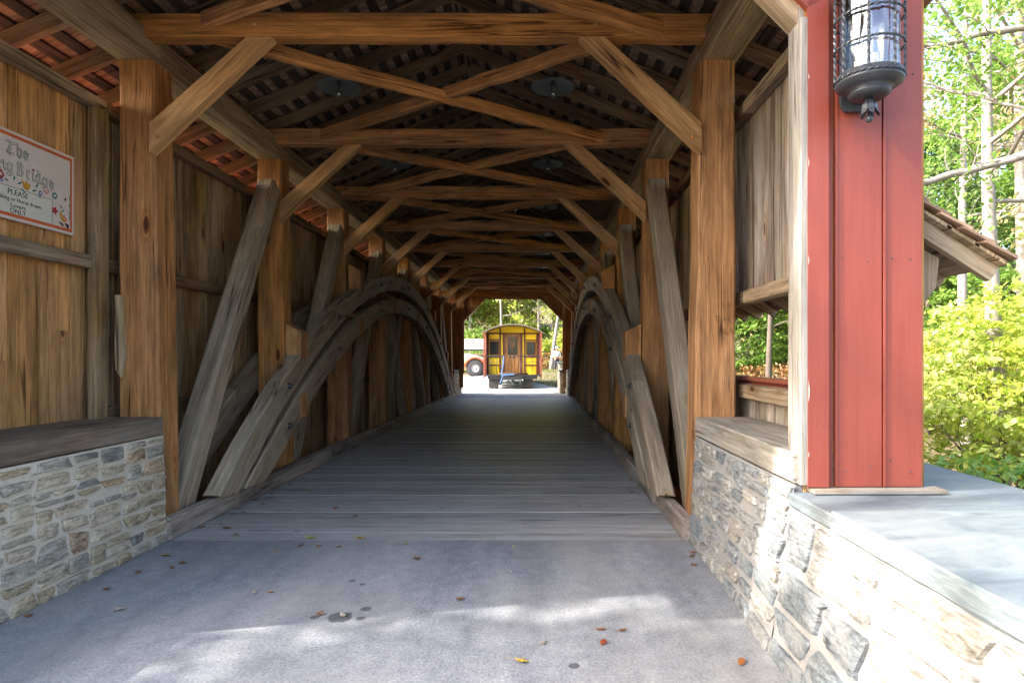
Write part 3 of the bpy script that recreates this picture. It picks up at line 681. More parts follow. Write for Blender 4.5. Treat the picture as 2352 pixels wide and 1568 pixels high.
# nail heads and paint chips on the red boards
rnd = random.Random(77)
for x_ in (1.66, 1.80, 1.93, 2.03):
    for z_ in (1.0, 2.1, 3.15):
        q = MB(); q.lathe([(0, -.003), (.004, -.002), (.005, .002)], (x_+rnd.uniform(-.02, .02), PY0+.0205, z_+rnd.uniform(-.05, .05)), 7, axis='Y'); build('nail_head', q, M['iron'], BR)
for z_, L_ in ((2.64, .05), (2.12, .05), (1.42, .12), (1.08, .03), (3.1, .03)):
    q = MB(); w_ = .003+.002*rnd.random()+(.003 if L_ > .1 else 0); q.prism([(1.4605, PY0-.0008, z_-L_/2), (1.4605+w_*.6, PY0-.0008, z_-L_*.3), (1.4605+w_, PY0-.0008, z_+L_*.1), (1.4605+w_*.3, PY0-.0008, z_+L_*.3), (1.4605, PY0-.0008, z_+L_/2)], (0, .0016, 0)); build('paint_chip', q, M['pinkish'], BR)
# awning over the window of the right portal bay
def aw(u, z): return (1.955+u, z)
A0 = (1.975, 2.50); A1 = (2.59, 2.11)
mb = MB(); y = 3.5
dirv = Vector((A1[0]-A0[0], 0, A1[1]-A0[1])).normalized()
for y in [3.50+.45*q_ for q_ in range(11)]:
    timber('awning_rafter', (A0[0], y, A0[1]-.04), (A1[0], y, A1[1]-.04), .05, .09, M['girt'], BR, jit=.002, ch=.004)
mb = MB()
for k in range(4):
    f0, f1 = k/4, (k+1)/4+.04
    p0 = (A0[0]+(A1[0]-A0[0])*f0, A0[1]+(A1[1]-A0[1])*f0+.012); p1 = (A0[0]+(A1[0]-A0[0])*f1, A0[1]+(A1[1]-A0[1])*f1+.014)
    mb.prism([(p0[0], 3.42, p0[1]), (p1[0], 3.42, p1[1]), (p1[0], 3.42, p1[1]+.024), (p0[0], 3.42, p0[1]+.018)][::-1], (0, 4.75, 0), random.random())
build('awning_boards', mb, M['girt'], BR, frame((A0[0], 3.5, A0[1]), (0, 1, 0)))
mb = MB()
for k in range(5):
    f0, f1 = k/5, (k+1)/5+.09
    y = 3.38
    while y < 8.2:
        wd = random.uniform(.09, .17)
        p0 = (A0[0]+(A1[0]-A0[0])*f0, A0[1]+(A1[1]-A0[1])*f0+.042); p1 = (A0[0]+(A1[0]-A0[0])*f1, A0[1]+(A1[1]-A0[1])*f1+.062)
        mb.prism([(p0[0], y, p0[1]), (p1[0], y, p1[1]), (p1[0], y, p1[1]+.02), (p0[0], y, p0[1]+.012)][::-1], (0, wd-.004, 0), random.random()); y += wd
build('awning_shingles', mb, M['shingle'], BR, frame((A0[0], 3.5, A0[1]), tuple(dirv)))
for y in (3.56, 8.05):
    mb = MB(); mb.prism([(1.975, y, 2.36), (1.975, y, 1.55), (2.02, y, 1.60), (2.31, y, 2.0), (2.33, y, 2.17)][::1], (0, .045, 0)); build('awning_bracket', mb, M['girt'], BR, frame((1.97, y, 1.6), (0, 0, 1)))
mb = MB(); mb.box((1.90, PY0+.18, 1.392), (2.02, 6.1, 1.425)); build('window_sill', mb, M['redbrown'], BR)

# carved letters on the right post
def txt(name, s, size, mt, parent, fr, ext=.0008, align='CENTER', off=0.0, xscale=1.0):
    c = bpy.data.curves.new(name, 'FONT'); c.body = s; c.size = size; c.align_x = align; c.extrude = ext; c.offset = off; c.resolution_u = 3
    t = bpy.data.objects.new('t', c); COL.objects.link(t); bpy.context.view_layer.update()
    me = bpy.data.meshes.new_from_object(t); bpy.data.objects.remove(t)
    me.materials.clear(); me.materials.append(mt); me.name = name
    if xscale != 1: me.transform(Matrix.Diagonal((xscale, 1, 1, 1)))
    o = bpy.data.objects.new(name, me); COL.objects.link(o); o.parent = parent; o.matrix_basis = WM[parent.name].inverted() @ fr; WM[o.name] = fr
    return o
F_front = Matrix(((1, 0, 0, 0), (0, 0, -1, 0), (0, 1, 0, 0), (0, 0, 0, 1)))     # text facing -Y
def at_front(x, y, z, rot=0): return Matrix.Translation((x, y, z)) @ F_front @ Matrix.Rotation(rot, 4, 'Z')
carve = plain('carved_groove', (.13, .07, .03), .9)
for ch, x_, z_, sz_, ro in (('T', 1.585, 1.905, .085, .05), ('H', 1.665, 1.90, .085, -.03), ('I', 1.60, 1.79, .085, .0), ('A', 1.65, 1.79, .085, .06), ('V', 1.715, 1.80, .085, -.1), ('I', 1.64, 2.02, .075, .1), ('R', 1.69, 2.03, .075, -.08)):
    txt('carving', ch, sz_, carve, BR, at_front(x_, 5.389, z_, ro), .001, off=-.002)

# ---------------------------------------------------------------- stone walls
def rubble(mb, surf, U, H, wmin=.14, wmax=.46, hmin=.07, hmax=.19, seed=1, proud=.014):
    rnd = random.Random(seed); rects = []
    def split(u0, v0, u1, v1):
        w_, h_ = u1-u0, v1-v0
        if w_ > wmax*rnd.uniform(.75, 1.5) and (w_/h_ > 2.2 or h_ <= hmax):
            c = u0+w_*rnd.uniform(.3, .7); split(u0, v0, c, v1); split(c, v0, u1, v1)
        elif h_ > hmax*rnd.uniform(.7, 1.35):
            c = v0+h_*rnd.uniform(.32, .68); split(u0, v0, u1, c); split(u0, c, u1, v1)
        elif w_ > wmax: c = u0+w_*rnd.uniform(.3, .7); split(u0, v0, c, v1); split(c, v0, u1, v1)
        else: rects.append((u0, v0, u1, v1))
    u = 0
    split(0, 0, U, H)
    nu, nv = max(4, int(U/.12)), max(3, int(H/.12)); b = len(mb.v)
    for j in range(nv+1):
        for i in range(nu+1): mb.v.append(tuple(surf(U*i/nu, H*j/nv, rnd.uniform(-.006, .004))))
    for j in range(nv):
        for i in range(nu): mb.face((b+j*(nu+1)+i, b+j*(nu+1)+i+1, b+(j+1)*(nu+1)+i+1, b+(j+1)*(nu+1)+i), .5, 1, True)
    for (u0, v0, u1, v1) in rects:
        gp = rnd.uniform(.007, .022); cx, cy_ = (u0+u1)/2, (v0+v1)/2; hx, hy = (u1-u0)/2-gp, (v1-v0)/2-gp
        if hx < .015 or hy < .012: continue
        t = rnd.random(); sk = rnd.uniform(-.22, .22); tp = rnd.uniform(-.25, .25); n_ = 20; pr = proud*rnd.uniform(.6, 1.6)
        ring = []; pw = rnd.uniform(.14, .36); wv = rnd.uniform(0, 6)
        for k in range(n_):
            a = 2*math.pi*(k+.5)/n_; ca, sa = math.cos(a), math.sin(a); p = pw
            x_ = math.copysign(abs(ca)**p, ca); y_ = math.copysign(abs(sa)**p, sa)
            rr = 1+rnd.uniform(-.13, .03)-.05*math.sin(2*a+wv)
            ring.append((x_*hx*rr*(1+tp*y_), y_*hy*rr*(1+tp*x_*.6)+sk*x_*hx*.5*min(1, hy/hx)))
        b = len(mb.v)
        for sc, dz in ((1.0, -.012), (.97, pr*.7), (.9, pr)):
            for (x_, y_) in ring: mb.v.append(tuple(surf(min(max(cx+x_*sc, 0), U), min(max(cy_+y_*sc, 0), H), dz+rnd.uniform(-.004, .006))))
        for k in range(n_): mb.v.append(tuple(surf(cx+ring[k][0]*.45, cy_+ring[k][1]*.45, pr+rnd.uniform(-.005, .006))))
        mb.v.append(tuple(surf(cx, cy_, pr+rnd.uniform(-.003, .005)))); c = len(mb.v)-1
        for q in range(3):
            for k in range(n_): k2 = (k+1) % n_; mb.face((b+q*n_+k, b+q*n_+k2, b+(q+1)*n_+k2, b+(q+1)*n_+k), t, 0, q == 2)
        for k in range(n_): mb.face((b+3*n_+k, b+3*n_+(k+1) % n_, c), t, 0, True)
SM = [M['stone'], M['mortar']]
# left near wall
LW = thing('stone_wall', (-3.5, 4.3, 0), 'buff rubble stone wall with dark timber cap, on the left below the painted sign', 'wall')
mb = MB()
def surfL(u, v, d): return (-3.25+.035*(1-v/.93)+d+.0, 5.385-u, v-.02)
rubble(mb, surfL, 5.2, .94, .12, .42, .05, .15, seed=5); mb.box((-4.0, .185, -.3), (-3.265, 5.395, .915), .5, 1)
build('stonework', mb, SM, LW, Matrix())
block('timber_cap', (-3.98, 3.36, .922), (-3.262, 5.392, 1.08), M['cap'], LW, (0, 1, 0), jit=.003, ch=.012)
# right near wall, with the wing that carries the portal
RW = thing('stone_wall', (1.7, 3.2, 0), 'sunlit rubble stone wall with slate top under the red portal, right foreground', 'wall')
mb = MB()
def surfR(u, v, d):
    y = -.8+u; xt = 1.40; xb = 1.34-.12*smooth(4.9, 2.2, y) if False else 1.345-.11*(1-smooth(2.4, 5.2, y))
    f = v/.92; x = xb+(xt-xb)*f
    return (x-d, y, v-.02)
def surfRm(u, v, d): return surfR(u, v, d)
mb = MB(); rubble(mb, lambda u, v, d: surfR(6.19-u, v, d), 2.05, .928, .14, .42, .06, .18, seed=11, proud=.016)
rubble(mb, lambda u, v, d: surfR(4.14-u, v, d), 4.14, .812, .18, .66, .09, .26, seed=13, proud=.018)
mb.box((1.41, -.8, -.6), (2.62, 5.39, .76), .5, 1); mb.box((1.41, 3.36, .7), (1.93, 5.385, .90), .5, 1)
build('stonework', mb, [M['stonegrey'], M['mortargrey']], RW, Matrix())
block('timber_cap', (1.395, 3.345, .915), (1.905, 5.392, 1.078), M['capgrey'], RW, (0, 1, 0), jit=.003, ch=.012)
def slab(name, lo, hi, parent, seed):
    rnd = random.Random(seed); q = MB(); b = 0
    x0, y0, z0 = lo; x1, y1, z1 = hi; n = 14; j = .006
    base = []
    for i in range(n): base.append((x0+(x1-x0)*i/n, y0))
    for i in range(n): base.append((x1, y0+(y1-y0)*i/n))
    for i in range(n): base.append((x1-(x1-x0)*i/n, y1))
    for i in range(n): base.append((x0, y1-(y1-y0)*i/n))
    N = len(base); cx, cy_ = (x0+x1)/2, (y0+y1)/2
    for zz, ins in ((z0, .012), (z0+.012, 0), ((z0+z1)/2, .004), (z1-.008, .001), (z1, .010)):
        for (x_, y_) in base:
            dx = math.copysign(1, cx-x_)*ins; dy = math.copysign(1, cy_-y_)*ins
            q.v.append((x_+dx+rnd.uniform(-j, j)*.6, y_+dy+rnd.uniform(-j, j)*.6, zz+(rnd.uniform(-.001, .001) if zz > z0 else rnd.uniform(-.004, .004))))
    for r_ in range(4):
        for k in range(N): k2 = (k+1) % N; q.face((r_*N+k, r_*N+k2, (r_+1)*N+k2, (r_+1)*N+k), .5, 0)
    q.face(tuple(range(N))[::-1]); q.face(tuple(range(4*N, 5*N)))
    return build(name, q, M['slate'], parent, frame((cx, cy_, z0), (1, .25, 0)))
slab('slate_slab', (1.365, 2.835, .797), (2.70, 3.335, .873), RW, 1)
slab('slate_slab', (1.96, 3.345, .797), (2.70, 4.25, .872), RW, 4)
slab('slate_slab', (1.350, 1.20, .800), (2.70, 2.828, .898), RW, 2)
slab('slate_slab', (1.352, -.82, .798), (2.70, 1.192, .890), RW, 3)
# left wing, out of the picture but it throws the shadow on the road
# far abutment walls
def farwall(x0, x1, face, y0, y1, label, capz=.92):
    F = thing('stone_wall', ((x0+x1)/2, (y0+y1)/2, 0), label, 'wall'); q = MB(); q.box((x0, y0, -.5), (x1, y1, capz-.01), .5, 1)
    xf = x1 if face > 0 else x0
    rubble(q, lambda u, v, d: (xf+face*(.004+d), (y1-u) if face > 0 else (y0+u), v), y1-y0, capz-.01, seed=21, wmax=.4)
    rubble(q, lambda u, v, d: (x0+u, y0-.004-d, v), x1-x0, capz-.01, seed=22, wmax=.4)
    build('stonework', q, SM, F, Matrix()); return F
F1 = farwall(sx(-1, 2.9), sx(-1, 2.31), 1, 24.62, 27.2, 'shaded stone wall at the far left corner of the bridge')
block('timber_cap', (sx(-1, 2.9), 24.63, .922), (sx(-1, 2.30), 27.2, 1.08), M['cap'], F1, (0, 1, 0))
F2 = farwall(sx(1, 2.27), sx(1, 2.9), -1, 24.62, 26.9, 'blue grey shaded stone wall at the far right corner of the bridge')
block('timber_cap', (sx(1, 2.26), 24.63, .922), (sx(1, 2.9), 26.9, 1.08), M['cap'], F2, (0, 1, 0))
F3 = farwall(1.08, 2.3, -1, 26.95, 28.6, 'bright sunlit stone wing wall outside the far right corner', .95)
slab('slate_slab', (1.03, 26.92, .955), (2.35, 28.62, 1.03), F3, 5)
F4 = farwall(1.10, 1.75, -1, 29.2, 29.9, 'pale stone pier with green grey cap beyond the far end', 1.30)
slab('slate_slab', (1.03, 29.13, 1.305), (1.82, 29.97, 1.38), F4, 6)

# ---------------------------------------------------------------- painted sign on the left wall
SG = thing('painted_sign', (-3.825, 4.53, 2.92), 'cream painted sign with orange border, flowers and bird, on the left wall boards', 'sign')
SY0, SY1, SZ0, SZ1 = 3.97, 5.09, 2.60, 3.245; SXF = -3.81
mb = MB(); mb.box((-3.838, SY0, SZ0), (SXF, SY1, SZ1)); build('panel', mb, M['pinkish'], SG)
mb = MB(); e0, e1 = .022, .045
for (a_, b_, c_, d_) in ((SY0+e0, SZ1-e1, SY1-e0, SZ1-e0), (SY0+e0, SZ0+e0, SY1-e0, SZ0+e1), (SY0+e0, SZ0+e1, SY0+e1, SZ1-e1), (SY1-e1+.006, SZ0+e1, SY1-e0, SZ1-e1)): mb.box((SXF, a_, b_), (SXF+.002, c_, d_))
build('border', mb, M['orange'], SG)
mb = MB(); mb.box((SXF, 4.22, SZ0+e1), (SXF+.0015, 4.86, 2.835)); build('notice_field', mb, M['cream'], SG)
mb = MB(); mb.box((SXF, 4.217, 2.835), (SXF+.002, 4.863, 2.838)); mb.box((SXF, 4.860, SZ0+e1), (SXF+.002, 4.863, 2.835)); mb.box((SXF, 4.217, SZ0+e1), (SXF+.002, 4.22, 2.835)); build('notice_outline', mb, M['ink'], SG)
F_side = Matrix(((0, 0, 1, 0), (1, 0, 0, 0), (0, 1, 0, 0), (0, 0, 0, 1)))      # text facing +X, running to +Y
def at_side(y, z, d=.002): return Matrix.Translation((SXF+d, y, z)) @ F_side
for s, z, sz, xs_ in (('PLEASE', 2.783, .056, 1.05), ('Walking or Horse drawn', 2.736, .044, .95), ('Lovers', 2.692, .047, 1.05), ('ONLY', 2.650, .05, 1.05)):
    txt('lettering', s, sz, M['ink'], SG, at_side(4.54, z, .0025), .0005, xscale=xs_)
# blackletter strokes: each glyph is a list of pen strokes in a unit box
BL = {'T': [[(0, .95), (.25, 1.02), (.5, .9), (.85, 1.0)], [(.45, .9), (.28, .55), (.4, .4), (.15, .2), (.1, .1)], [(.05, .12), (.35, .0), (.7, .08)]],
 'h': [[(.15, 1.05), (.15, .1), (.25, 0)], [(.15, .55), (.45, .68), (.55, .5), (.5, .15), (.38, -.08)]],
 'e': [[(.45, .35), (.5, .55), (.25, .68), (.15, .5), (.15, .15), (.3, 0), (.5, .1)], [(.17, .32), (.45, .38)]],
 'K': [[(.15, 1), (.15, 0)], [(.6, .95), (.2, .5), (.6, 0)]],
 'i': [[(.12, .65), (.2, .55), (.2, .1), (.3, 0)]], 's': [[(.48, .55), (.3, .68), (.12, .52), (.45, .25), (.3, 0), (.1, .1)]],
 'n': [[(.12, .65), (.18, .5), (.18, 0)], [(.18, .52), (.45, .66), (.55, .5), (.55, .1), (.63, 0)]],
 'g': [[(.5, .62), (.25, .66), (.12, .5), (.12, .15), (.3, 0), (.5, .12)], [(.52, .66), (.52, -.15), (.3, -.32), (.08, -.2)]],
 'B': [[(.15, 1), (.22, .85), (.2, .1), (.1, 0)], [(.15, .95), (.5, 1), (.62, .8), (.35, .55), (.65, .35), (.55, .05), (.2, 0)]],
 'r': [[(.12, .65), (.18, .5), (.18, .05), (.28, 0)], [(.2, .5), (.42, .67)]],
 'd': [[(.2, 1.05), (.5, .8), (.52, .1), (.6, 0)], [(.5, .6), (.25, .66), (.12, .5), (.12, .15), (.3, 0), (.5, .12)]]}
def glyph(mo, mi, ch, y, z, sc, wv):
    for st in BL[ch]:
        for mb_, w_, d_ in ((mo, wv, .0025), (mi, wv*.58, .0034)):
            pts = [Vector((0, y+p[0]*sc, z+p[1]*sc)) for p in st]
            for i in range(len(pts)-1):
                a, b = pts[i], pts[i+1]; dv = (b-a).normalized(); nv = Vector((0, -dv.z, dv.y))*w_/2; e = dv*w_*.35
                mb_.poly([(SXF+d_, *(a-e-nv).yz), (SXF+d_, *(b+e-nv).yz), (SXF+d_, *(b+e+nv).yz), (SXF+d_, *(a-e+nv).yz)][::1])
def letter(ch, y, z, sc, wv):
    mo, mi = MB(), MB(); glyph(mo, mi, ch, y, z, sc, wv)
    o = build('blackletter', mo, M['greyink'], SG); build('letter_fill', mi, M['cream'], o)
y = 4.44
for ch, adv in (('T', .085), ('h', .06), ('e', .05)): letter(ch, y, 3.075, .085, .0155); y += adv
y = 4.085
word = [('K', .075), ('i', .035), ('s', .055), ('s', .055), ('i', .038), ('n', .067), ('g', .085), ('B', .082), ('r', .052), ('i', .038), ('d', .064), ('g', .066), ('e', .055)]
tot = 0
for ch, adv in word:
    f = (y-4.10)/.9; z = 2.945-.035*f*f*1.2+(.004)
    letter(ch, y+.03, z, .088, .0155)
    if ch == 'i':
        hz = z+.078; hy = y+.048
        q = MB(); q.poly([(SXF+.003, hy, hz-.012), (SXF+.003, hy+.013, hz+.006), (SXF+.003, hy+.006, hz+.012), (SXF+.003, hy, hz+.007), (SXF+.003, hy-.006, hz+.012), (SXF+.003, hy-.013, hz+.006)]); build('heart', q, M['redink'], SG)
    y += adv
def disc(y, z, r_, m, name, n=14, d=.003, squash=1, wob=0):
    q = MB(); q.poly([(SXF+d, y+r_*(1+wob*math.cos(5*2*math.pi*k/n))*math.cos(2*math.pi*k/n), z+r_*squash*(1+wob*math.cos(5*2*math.pi*k/n))*math.sin(2*math.pi*k/n)) for k in range(n)]); return build(name, q, M[m], SG)
def shape(pts, m, name, d=.003): q = MB(); q.poly([(SXF+d, p[0], p[1]) for p in pts]); return build(name, q, M[m], SG)
fz = 2.865
for k, (y_, z_, r_, m_) in enumerate(((4.39, .04, .030, 'redink'), (4.40, .0, .014, 'blueink'), (4.255, .045, .026, 'pinkink'), (4.745, -.005, .018, 'blueink'), (4.80, .03, .027, 'pinkink'), (4.885, .012, .026, 'tealink'), (4.20, .0, .014, 'blueink'))):
    disc(y_, fz+z_, r_, m_, 'flower', 20, .003, 1, .12); disc(y_, fz+z_, r_*.45, 'pinkish', 'flower_centre', 10, .0038)
shape([(4.56, fz+.055), (4.575, fz+.03), (4.585, fz+.0), (4.60, fz-.015), (4.63, fz-.015), (4.645, fz+.005), (4.65, fz+.04), (4.63, fz+.032), (4.61, fz+.055), (4.60, fz+.03)], 'yellowink', 'tulip')
for (y_, z_, a_, L_) in ((4.53, .005, .5, .06), (4.50, .02, 1.3, .045), (4.56, -.012, -.6, .06), (4.66, -.012, .35, .055), (4.70, .02, 1.1, .05), (4.72, -.02, -.7, .04), (4.46, .0, 2.6, .045), (4.30, .0, .6, .05), (4.93, -.045, -.6, .05), (4.96, -.10, .8, .035)):
    dy, dz = math.cos(a_), math.sin(a_); shape([(y_, fz+z_), (y_+dy*L_*.5-dz*.008, fz+z_+dz*L_*.5+dy*.008), (y_+dy*L_, fz+z_+dz*L_), (y_+dy*L_*.5+dz*.008, fz+z_+dz*L_*.5-dy*.008)], 'tealink', 'painted_leaf')
disc(4.887, fz-.105, .026, 'redink', 'flower', 20, .003, 1, .35)
shape([(4.935, fz-.105), (4.945, fz-.09), (4.955, fz-.10), (4.965, fz-.13), (4.99, fz-.15), (5.02, fz-.155), (4.985, fz-.18), (4.955, fz-.17), (4.94, fz-.14)], 'yellowink', 'painted_bird')
shape([(4.965, fz-.125), (4.985, fz-.115), (5.005, fz-.14), (5.02, fz-.155), (4.985, fz-.155)], 'pinkink', 'bird_wing', .0036)
shape([(4.92, fz-.185), (4.96, fz-.185), (4.99, fz-.215), (4.96, fz-.21)], 'brownink', 'painted_branch')
shape([(4.985, fz-.18), (5.035, fz-.185), (5.03, fz-.225), (5.01, fz-.215)], 'brownink', 'painted_branch')
shape([(4.98, fz+.0), (5.0, fz+.03), (5.005, fz+.01), (4.997, fz-.005)], 'ink', 'painted_scroll')
for z_ in (.03, -.03, -.09, -.13): shape([(5.035, fz+z_), (5.042, fz+z_+.03), (5.046, fz+z_), (5.040, fz+z_-.03)], 'tealink', 'painted_leaf')

# ---------------------------------------------------------------- wall lantern on the red portal
LX, LY = 1.685, 3.115
LN = thing('wall_lantern', (LX, PY0-.0, 2.9), 'black iron barrel lantern with twisted cage and wavy glass on the red portal', 'lantern')
mb = MB(); P = []
for k in range(9): a = math.pi+math.pi*k/8; P.append((1.70+.075*math.cos(a), 2.95+.05*math.sin(a)+.02*math.cos(4*a)*.4))
P = [(1.625, 3.75)]+P+[(1.775, 3.75)]
mb.prism([(p[0], PY0-.018, p[1]) for p in P], (0, .020, 0)); build('back_plate', mb, M['iron'], LN)
r0 = .150; zb, zt = 2.985, 3.46
mb = MB(); mb.lathe([(r0-.012, 0), (r0-.012, zt-zb)], (LX, LY, zb), 48); build('glass_cylinder', mb, M['wavy'], LN)
mb = MB(); mb.lathe([(0, -.085), (.030, -.085), (.075, -.080), (.098, -.062), (.098, -.052), (.085, -.048), (.12, -.035), (r0+.006, -.012), (r0+.008, 0), (r0+.002, .004), (r0+.002, .035), (r0-.004, .038), (r0-.02, .03), (0, .02)], (LX, LY, zb), 40); build('base_dish', mb, M['iron'], LN)
mb = MB(); mb.lathe([(r0-.015, 0), (r0+.005, 0), (r0+.005, .03), (r0+.015, .04), (r0+.02, .05), (.10, .12), (.05, .17), (.02, .20), (0, .21)], (LX, LY, zt), 40); build('crown', mb, M['iron'], LN)
def twisted(path, r_, parent, tw, name='twisted_bar'):
    mb = MB(); mb.tube(path, r_, 4, twist=tw, smooth=False); return build(name, mb, M['iron'], parent)
for k in range(8):
    a = 2*math.pi*(k+.35)/8; n = 40
    twisted([(LX+(r0+.006)*math.cos(a), LY+(r0+.006)*math.sin(a), zb-.0+(zt-zb+.01)*i/n) for i in range(n+1)], .0075, LN, .5)
for zz in (zb+.008, zb+.165, zb+.315, zt-.01):
    n = 96; twisted([(LX+(r0+.009)*math.cos(2*math.pi*i/n), LY+(r0+.009)*math.sin(2*math.pi*i/n), zz) for i in range(n+1)], .0065, LN, .5, 'twisted_ring')
mb = MB()
mb.lathe([(0, -.100), (.016, -.10), (.022, -.095), (.020, -.085)], (LX, LY, zb), 14)
for k in range(7):
    a = 2*math.pi*k/7; ca, sa = math.cos(a), math.sin(a)
    for j, (ra, za, rb, zb2, w_) in enumerate(((.020, -.085, .034, -.115, .013), (.034, -.115, .034, -.135, .016), (.034, -.135, .046, -.160, .012), (.046, -.160, .054, -.168, .003))):
        w0 = (.010, .013, .016, .012)[j]
        mb.poly([(LX+ra*ca-w0*sa, LY+ra*sa+w0*ca, zb+za), (LX+rb*ca-w_*sa, LY+rb*sa+w_*ca, zb+zb2), (LX+rb*ca+w_*sa, LY+rb*sa-w_*ca, zb+zb2), (LX+ra*ca+w0*sa, LY+ra*sa-w0*ca, zb+za)])
mb.lathe([(.007, -.13), (.007, -.165), (.016, -.172), (.019, -.185), (.013, -.198), (0, -.203)], (LX, LY, zb), 12)
build('tulip_finial', mb, M['iron'], LN)
mb = MB(); mb.tube([(LX, PY0-.02, 3.55), (LX, PY0-.10, 3.74), (LX, LY, 3.76), (LX, LY, zt+.2)], .012, 8); build('hanging_arm', mb, M['iron'], LN)
for k in range(3):
    a = 2*math.pi*k/3+.4; cx, cy_ = LX+.055*math.cos(a), LY+.055*math.sin(a)
    mb = MB(); mb.lathe([(0, .03), (.014, .03), (.014, .12), (0, .12)], (cx, cy_, zb), 12); c_ = build('candle_sleeve', mb, M['flame'], LN)
    mb = MB(); mb.lathe([(.006, .12), (.015, .135), (.017, .155), (.008, .19), (0, .205)], (cx, cy_, zb), 12); build('bulb', mb, M['glass'], c_)

# ---------------------------------------------------------------- pendant lamps
def pendant(loc):
    x, y, z = loc
    T = thing('pendant_lamp', loc, 'lamp', 'lamp')
    mb = MB(); mb.tube([(x, y, z+.17), (x, y, z+1.0)], .008, 6); build('rod', mb, M['galv'], T)
    mb = MB(); mb.lathe([(.03, .17), (.045, .15), (.235, .078), (.238, .072), (.234, .070), (.045, .135), (.0, .14)], (x, y, z), 28); build('shade', mb, M['galv'], T)
    mb = MB(); mb.lathe([(0, .14), (.02, .14), (.02, .085), (.014, .08), (0, .08)], (x, y, z), 12); build('socket', mb, M['black'], T)
    mb = MB(); mb.lathe([(.013, .08), (.014, .06), (.031, .02), (.03, -.005), (.016, -.028), (0, -.034)], (x, y, z), 14); bl = build('bulb', mb, M['wavy'], T)
    mb = MB()
    for k in range(5):
        a = 2*math.pi*k/5; mb.tube([(x+.004*math.cos(a), y+.004*math.sin(a), z+.06), (x+.012*math.cos(a), y+.012*math.sin(a), z+.0)], .0012, 4)
    build('filament', mb, M['brass'], bl)
    mb = MB()
    for k in range(6):
        a = 2*math.pi*k/6; ca, sa = math.cos(a), math.sin(a)
        mb.tube([(x+.022*ca, y+.022*sa, z+.12), (x+.042*ca, y+.042*sa, z+.07), (x+.042*ca, y+.042*sa, z-.03), (x+.02*ca, y+.02*sa, z-.05), (x, y, z-.052)], .0018, 4)
    for zz in (.05, 0.0): mb.tube([(x+.042*math.cos(a), y+.042*math.sin(a), z+zz) for a in np.linspace(0, 2*math.pi, 15)], .0018, 4)
    build('bulb_guard', mb, M['galv'], T); return T
p0 = pendant((.19, 6.75, 4.475)); index_kids()
ordn = ['nearest', 'second', 'third', 'fourth', 'fifth', 'sixth', 'farthest']
for k in range(7):
    for sd, nm in ((1, 'right'), (-1, 'left')):
        o = p0 if (k == 0 and sd > 0) else copy_thing(p0, (XC+sd*1.14-(.06 if sd < 0 else 0), 6.75+2.7*k, 4.475))
        o['label'] = 'grey disc shade pendant lamp with caged bulb, %s one in the %s row' % (ordn[k], nm); o['category'] = 'lamp'; o['group'] = 'pendant lamps under the roof'
mb = MB(); b0 = Vector((-.40, 11.75, 4.36))
for k in range(15):
    y = k*.036; L = random.choice((.02, .03, .05, .09, .04)) if k else .12
    mb.prism([(b0.x+y, b0.y, b0.z+.10+y*.18), (b0.x+y+.03, b0.y, b0.z+.104+y*.18), (b0.x+y+.014, b0.y, b0.z+.085+y*.18-L)][::-1], (0, .004, 0))
mb.prism([(b0.x, b0.y, b0.z+.095), (b0.x+.55, b0.y, b0.z+.195), (b0.x+.55, b0.y, b0.z+.205), (b0.x, b0.y, b0.z+.108)][::1], (0, .004, 0))
tag(build('torn_paper_streamer', mb, M['whitecloth']), 'pale torn fringed streamer hanging from a dark roof brace', 'streamer')

# ---------------------------------------------------------------- fallen leaves on road and deck
def leafshape(kind, m, seed):
    rnd = random.Random(seed); mb = MB(); pts = []
    n = 5 if kind == 'maple' else 1
    if kind == 'maple':
        for k in range(20):
            a = 2*math.pi*k/20; rr = (.5+.5*abs(math.cos(2.5*a)))*(1.0 if (k % 2 == 0) else .72); pts.append((rr*math.cos(a)*.045, rr*math.sin(a)*.04))
    else:
        for k in range(12):
            a = 2*math.pi*k/12; pts.append((.042*math.cos(a), .020*math.sin(a)*(1-.35*math.cos(a))))
    c = len(mb.v); mb.v.append((0, 0, .012))
    cz = rnd.uniform(.2, .5)
    for (x, y) in pts: mb.v.append((x, y, .004+9*cz*(x*x)*1.2+9*(y*y)*rnd.uniform(.2, 1.6)))
    for k in range(len(pts)): mb.face((0, 1+k, 1+(k+1) % len(pts)), rnd.random(), 0)
    mb.tube([(-.04, 0, .008), (-.065, .004, .012), (-.08, .01, .006)], .0012, 4, t=.2)
    return build('fallen_leaf', mb, m, fr=Matrix())
protos = {}
def leaf(px, py, kind, colr, size, label, group=None, z=None):
    k = 1.6*1417/(py-820); x = (px-1230)*k/1417; y = k
    key = (kind, colr)
    if key not in protos:
        o = protos[key] = leafshape(kind, M['dl_'+colr], len(protos)+3)
    else: o = protos[key].copy(); COL.objects.link(o)
    o.location = (x, y, .003 if y < 5.4 else .006); o.rotation_euler = (random.uniform(-.15, .15), random.uniform(-.15, .15), random.uniform(0, 6.28)); o.scale = (size*.85,)*3
    tag(o, label, 'leaf', group); return o
G = 'fallen leaves on the road and deck'
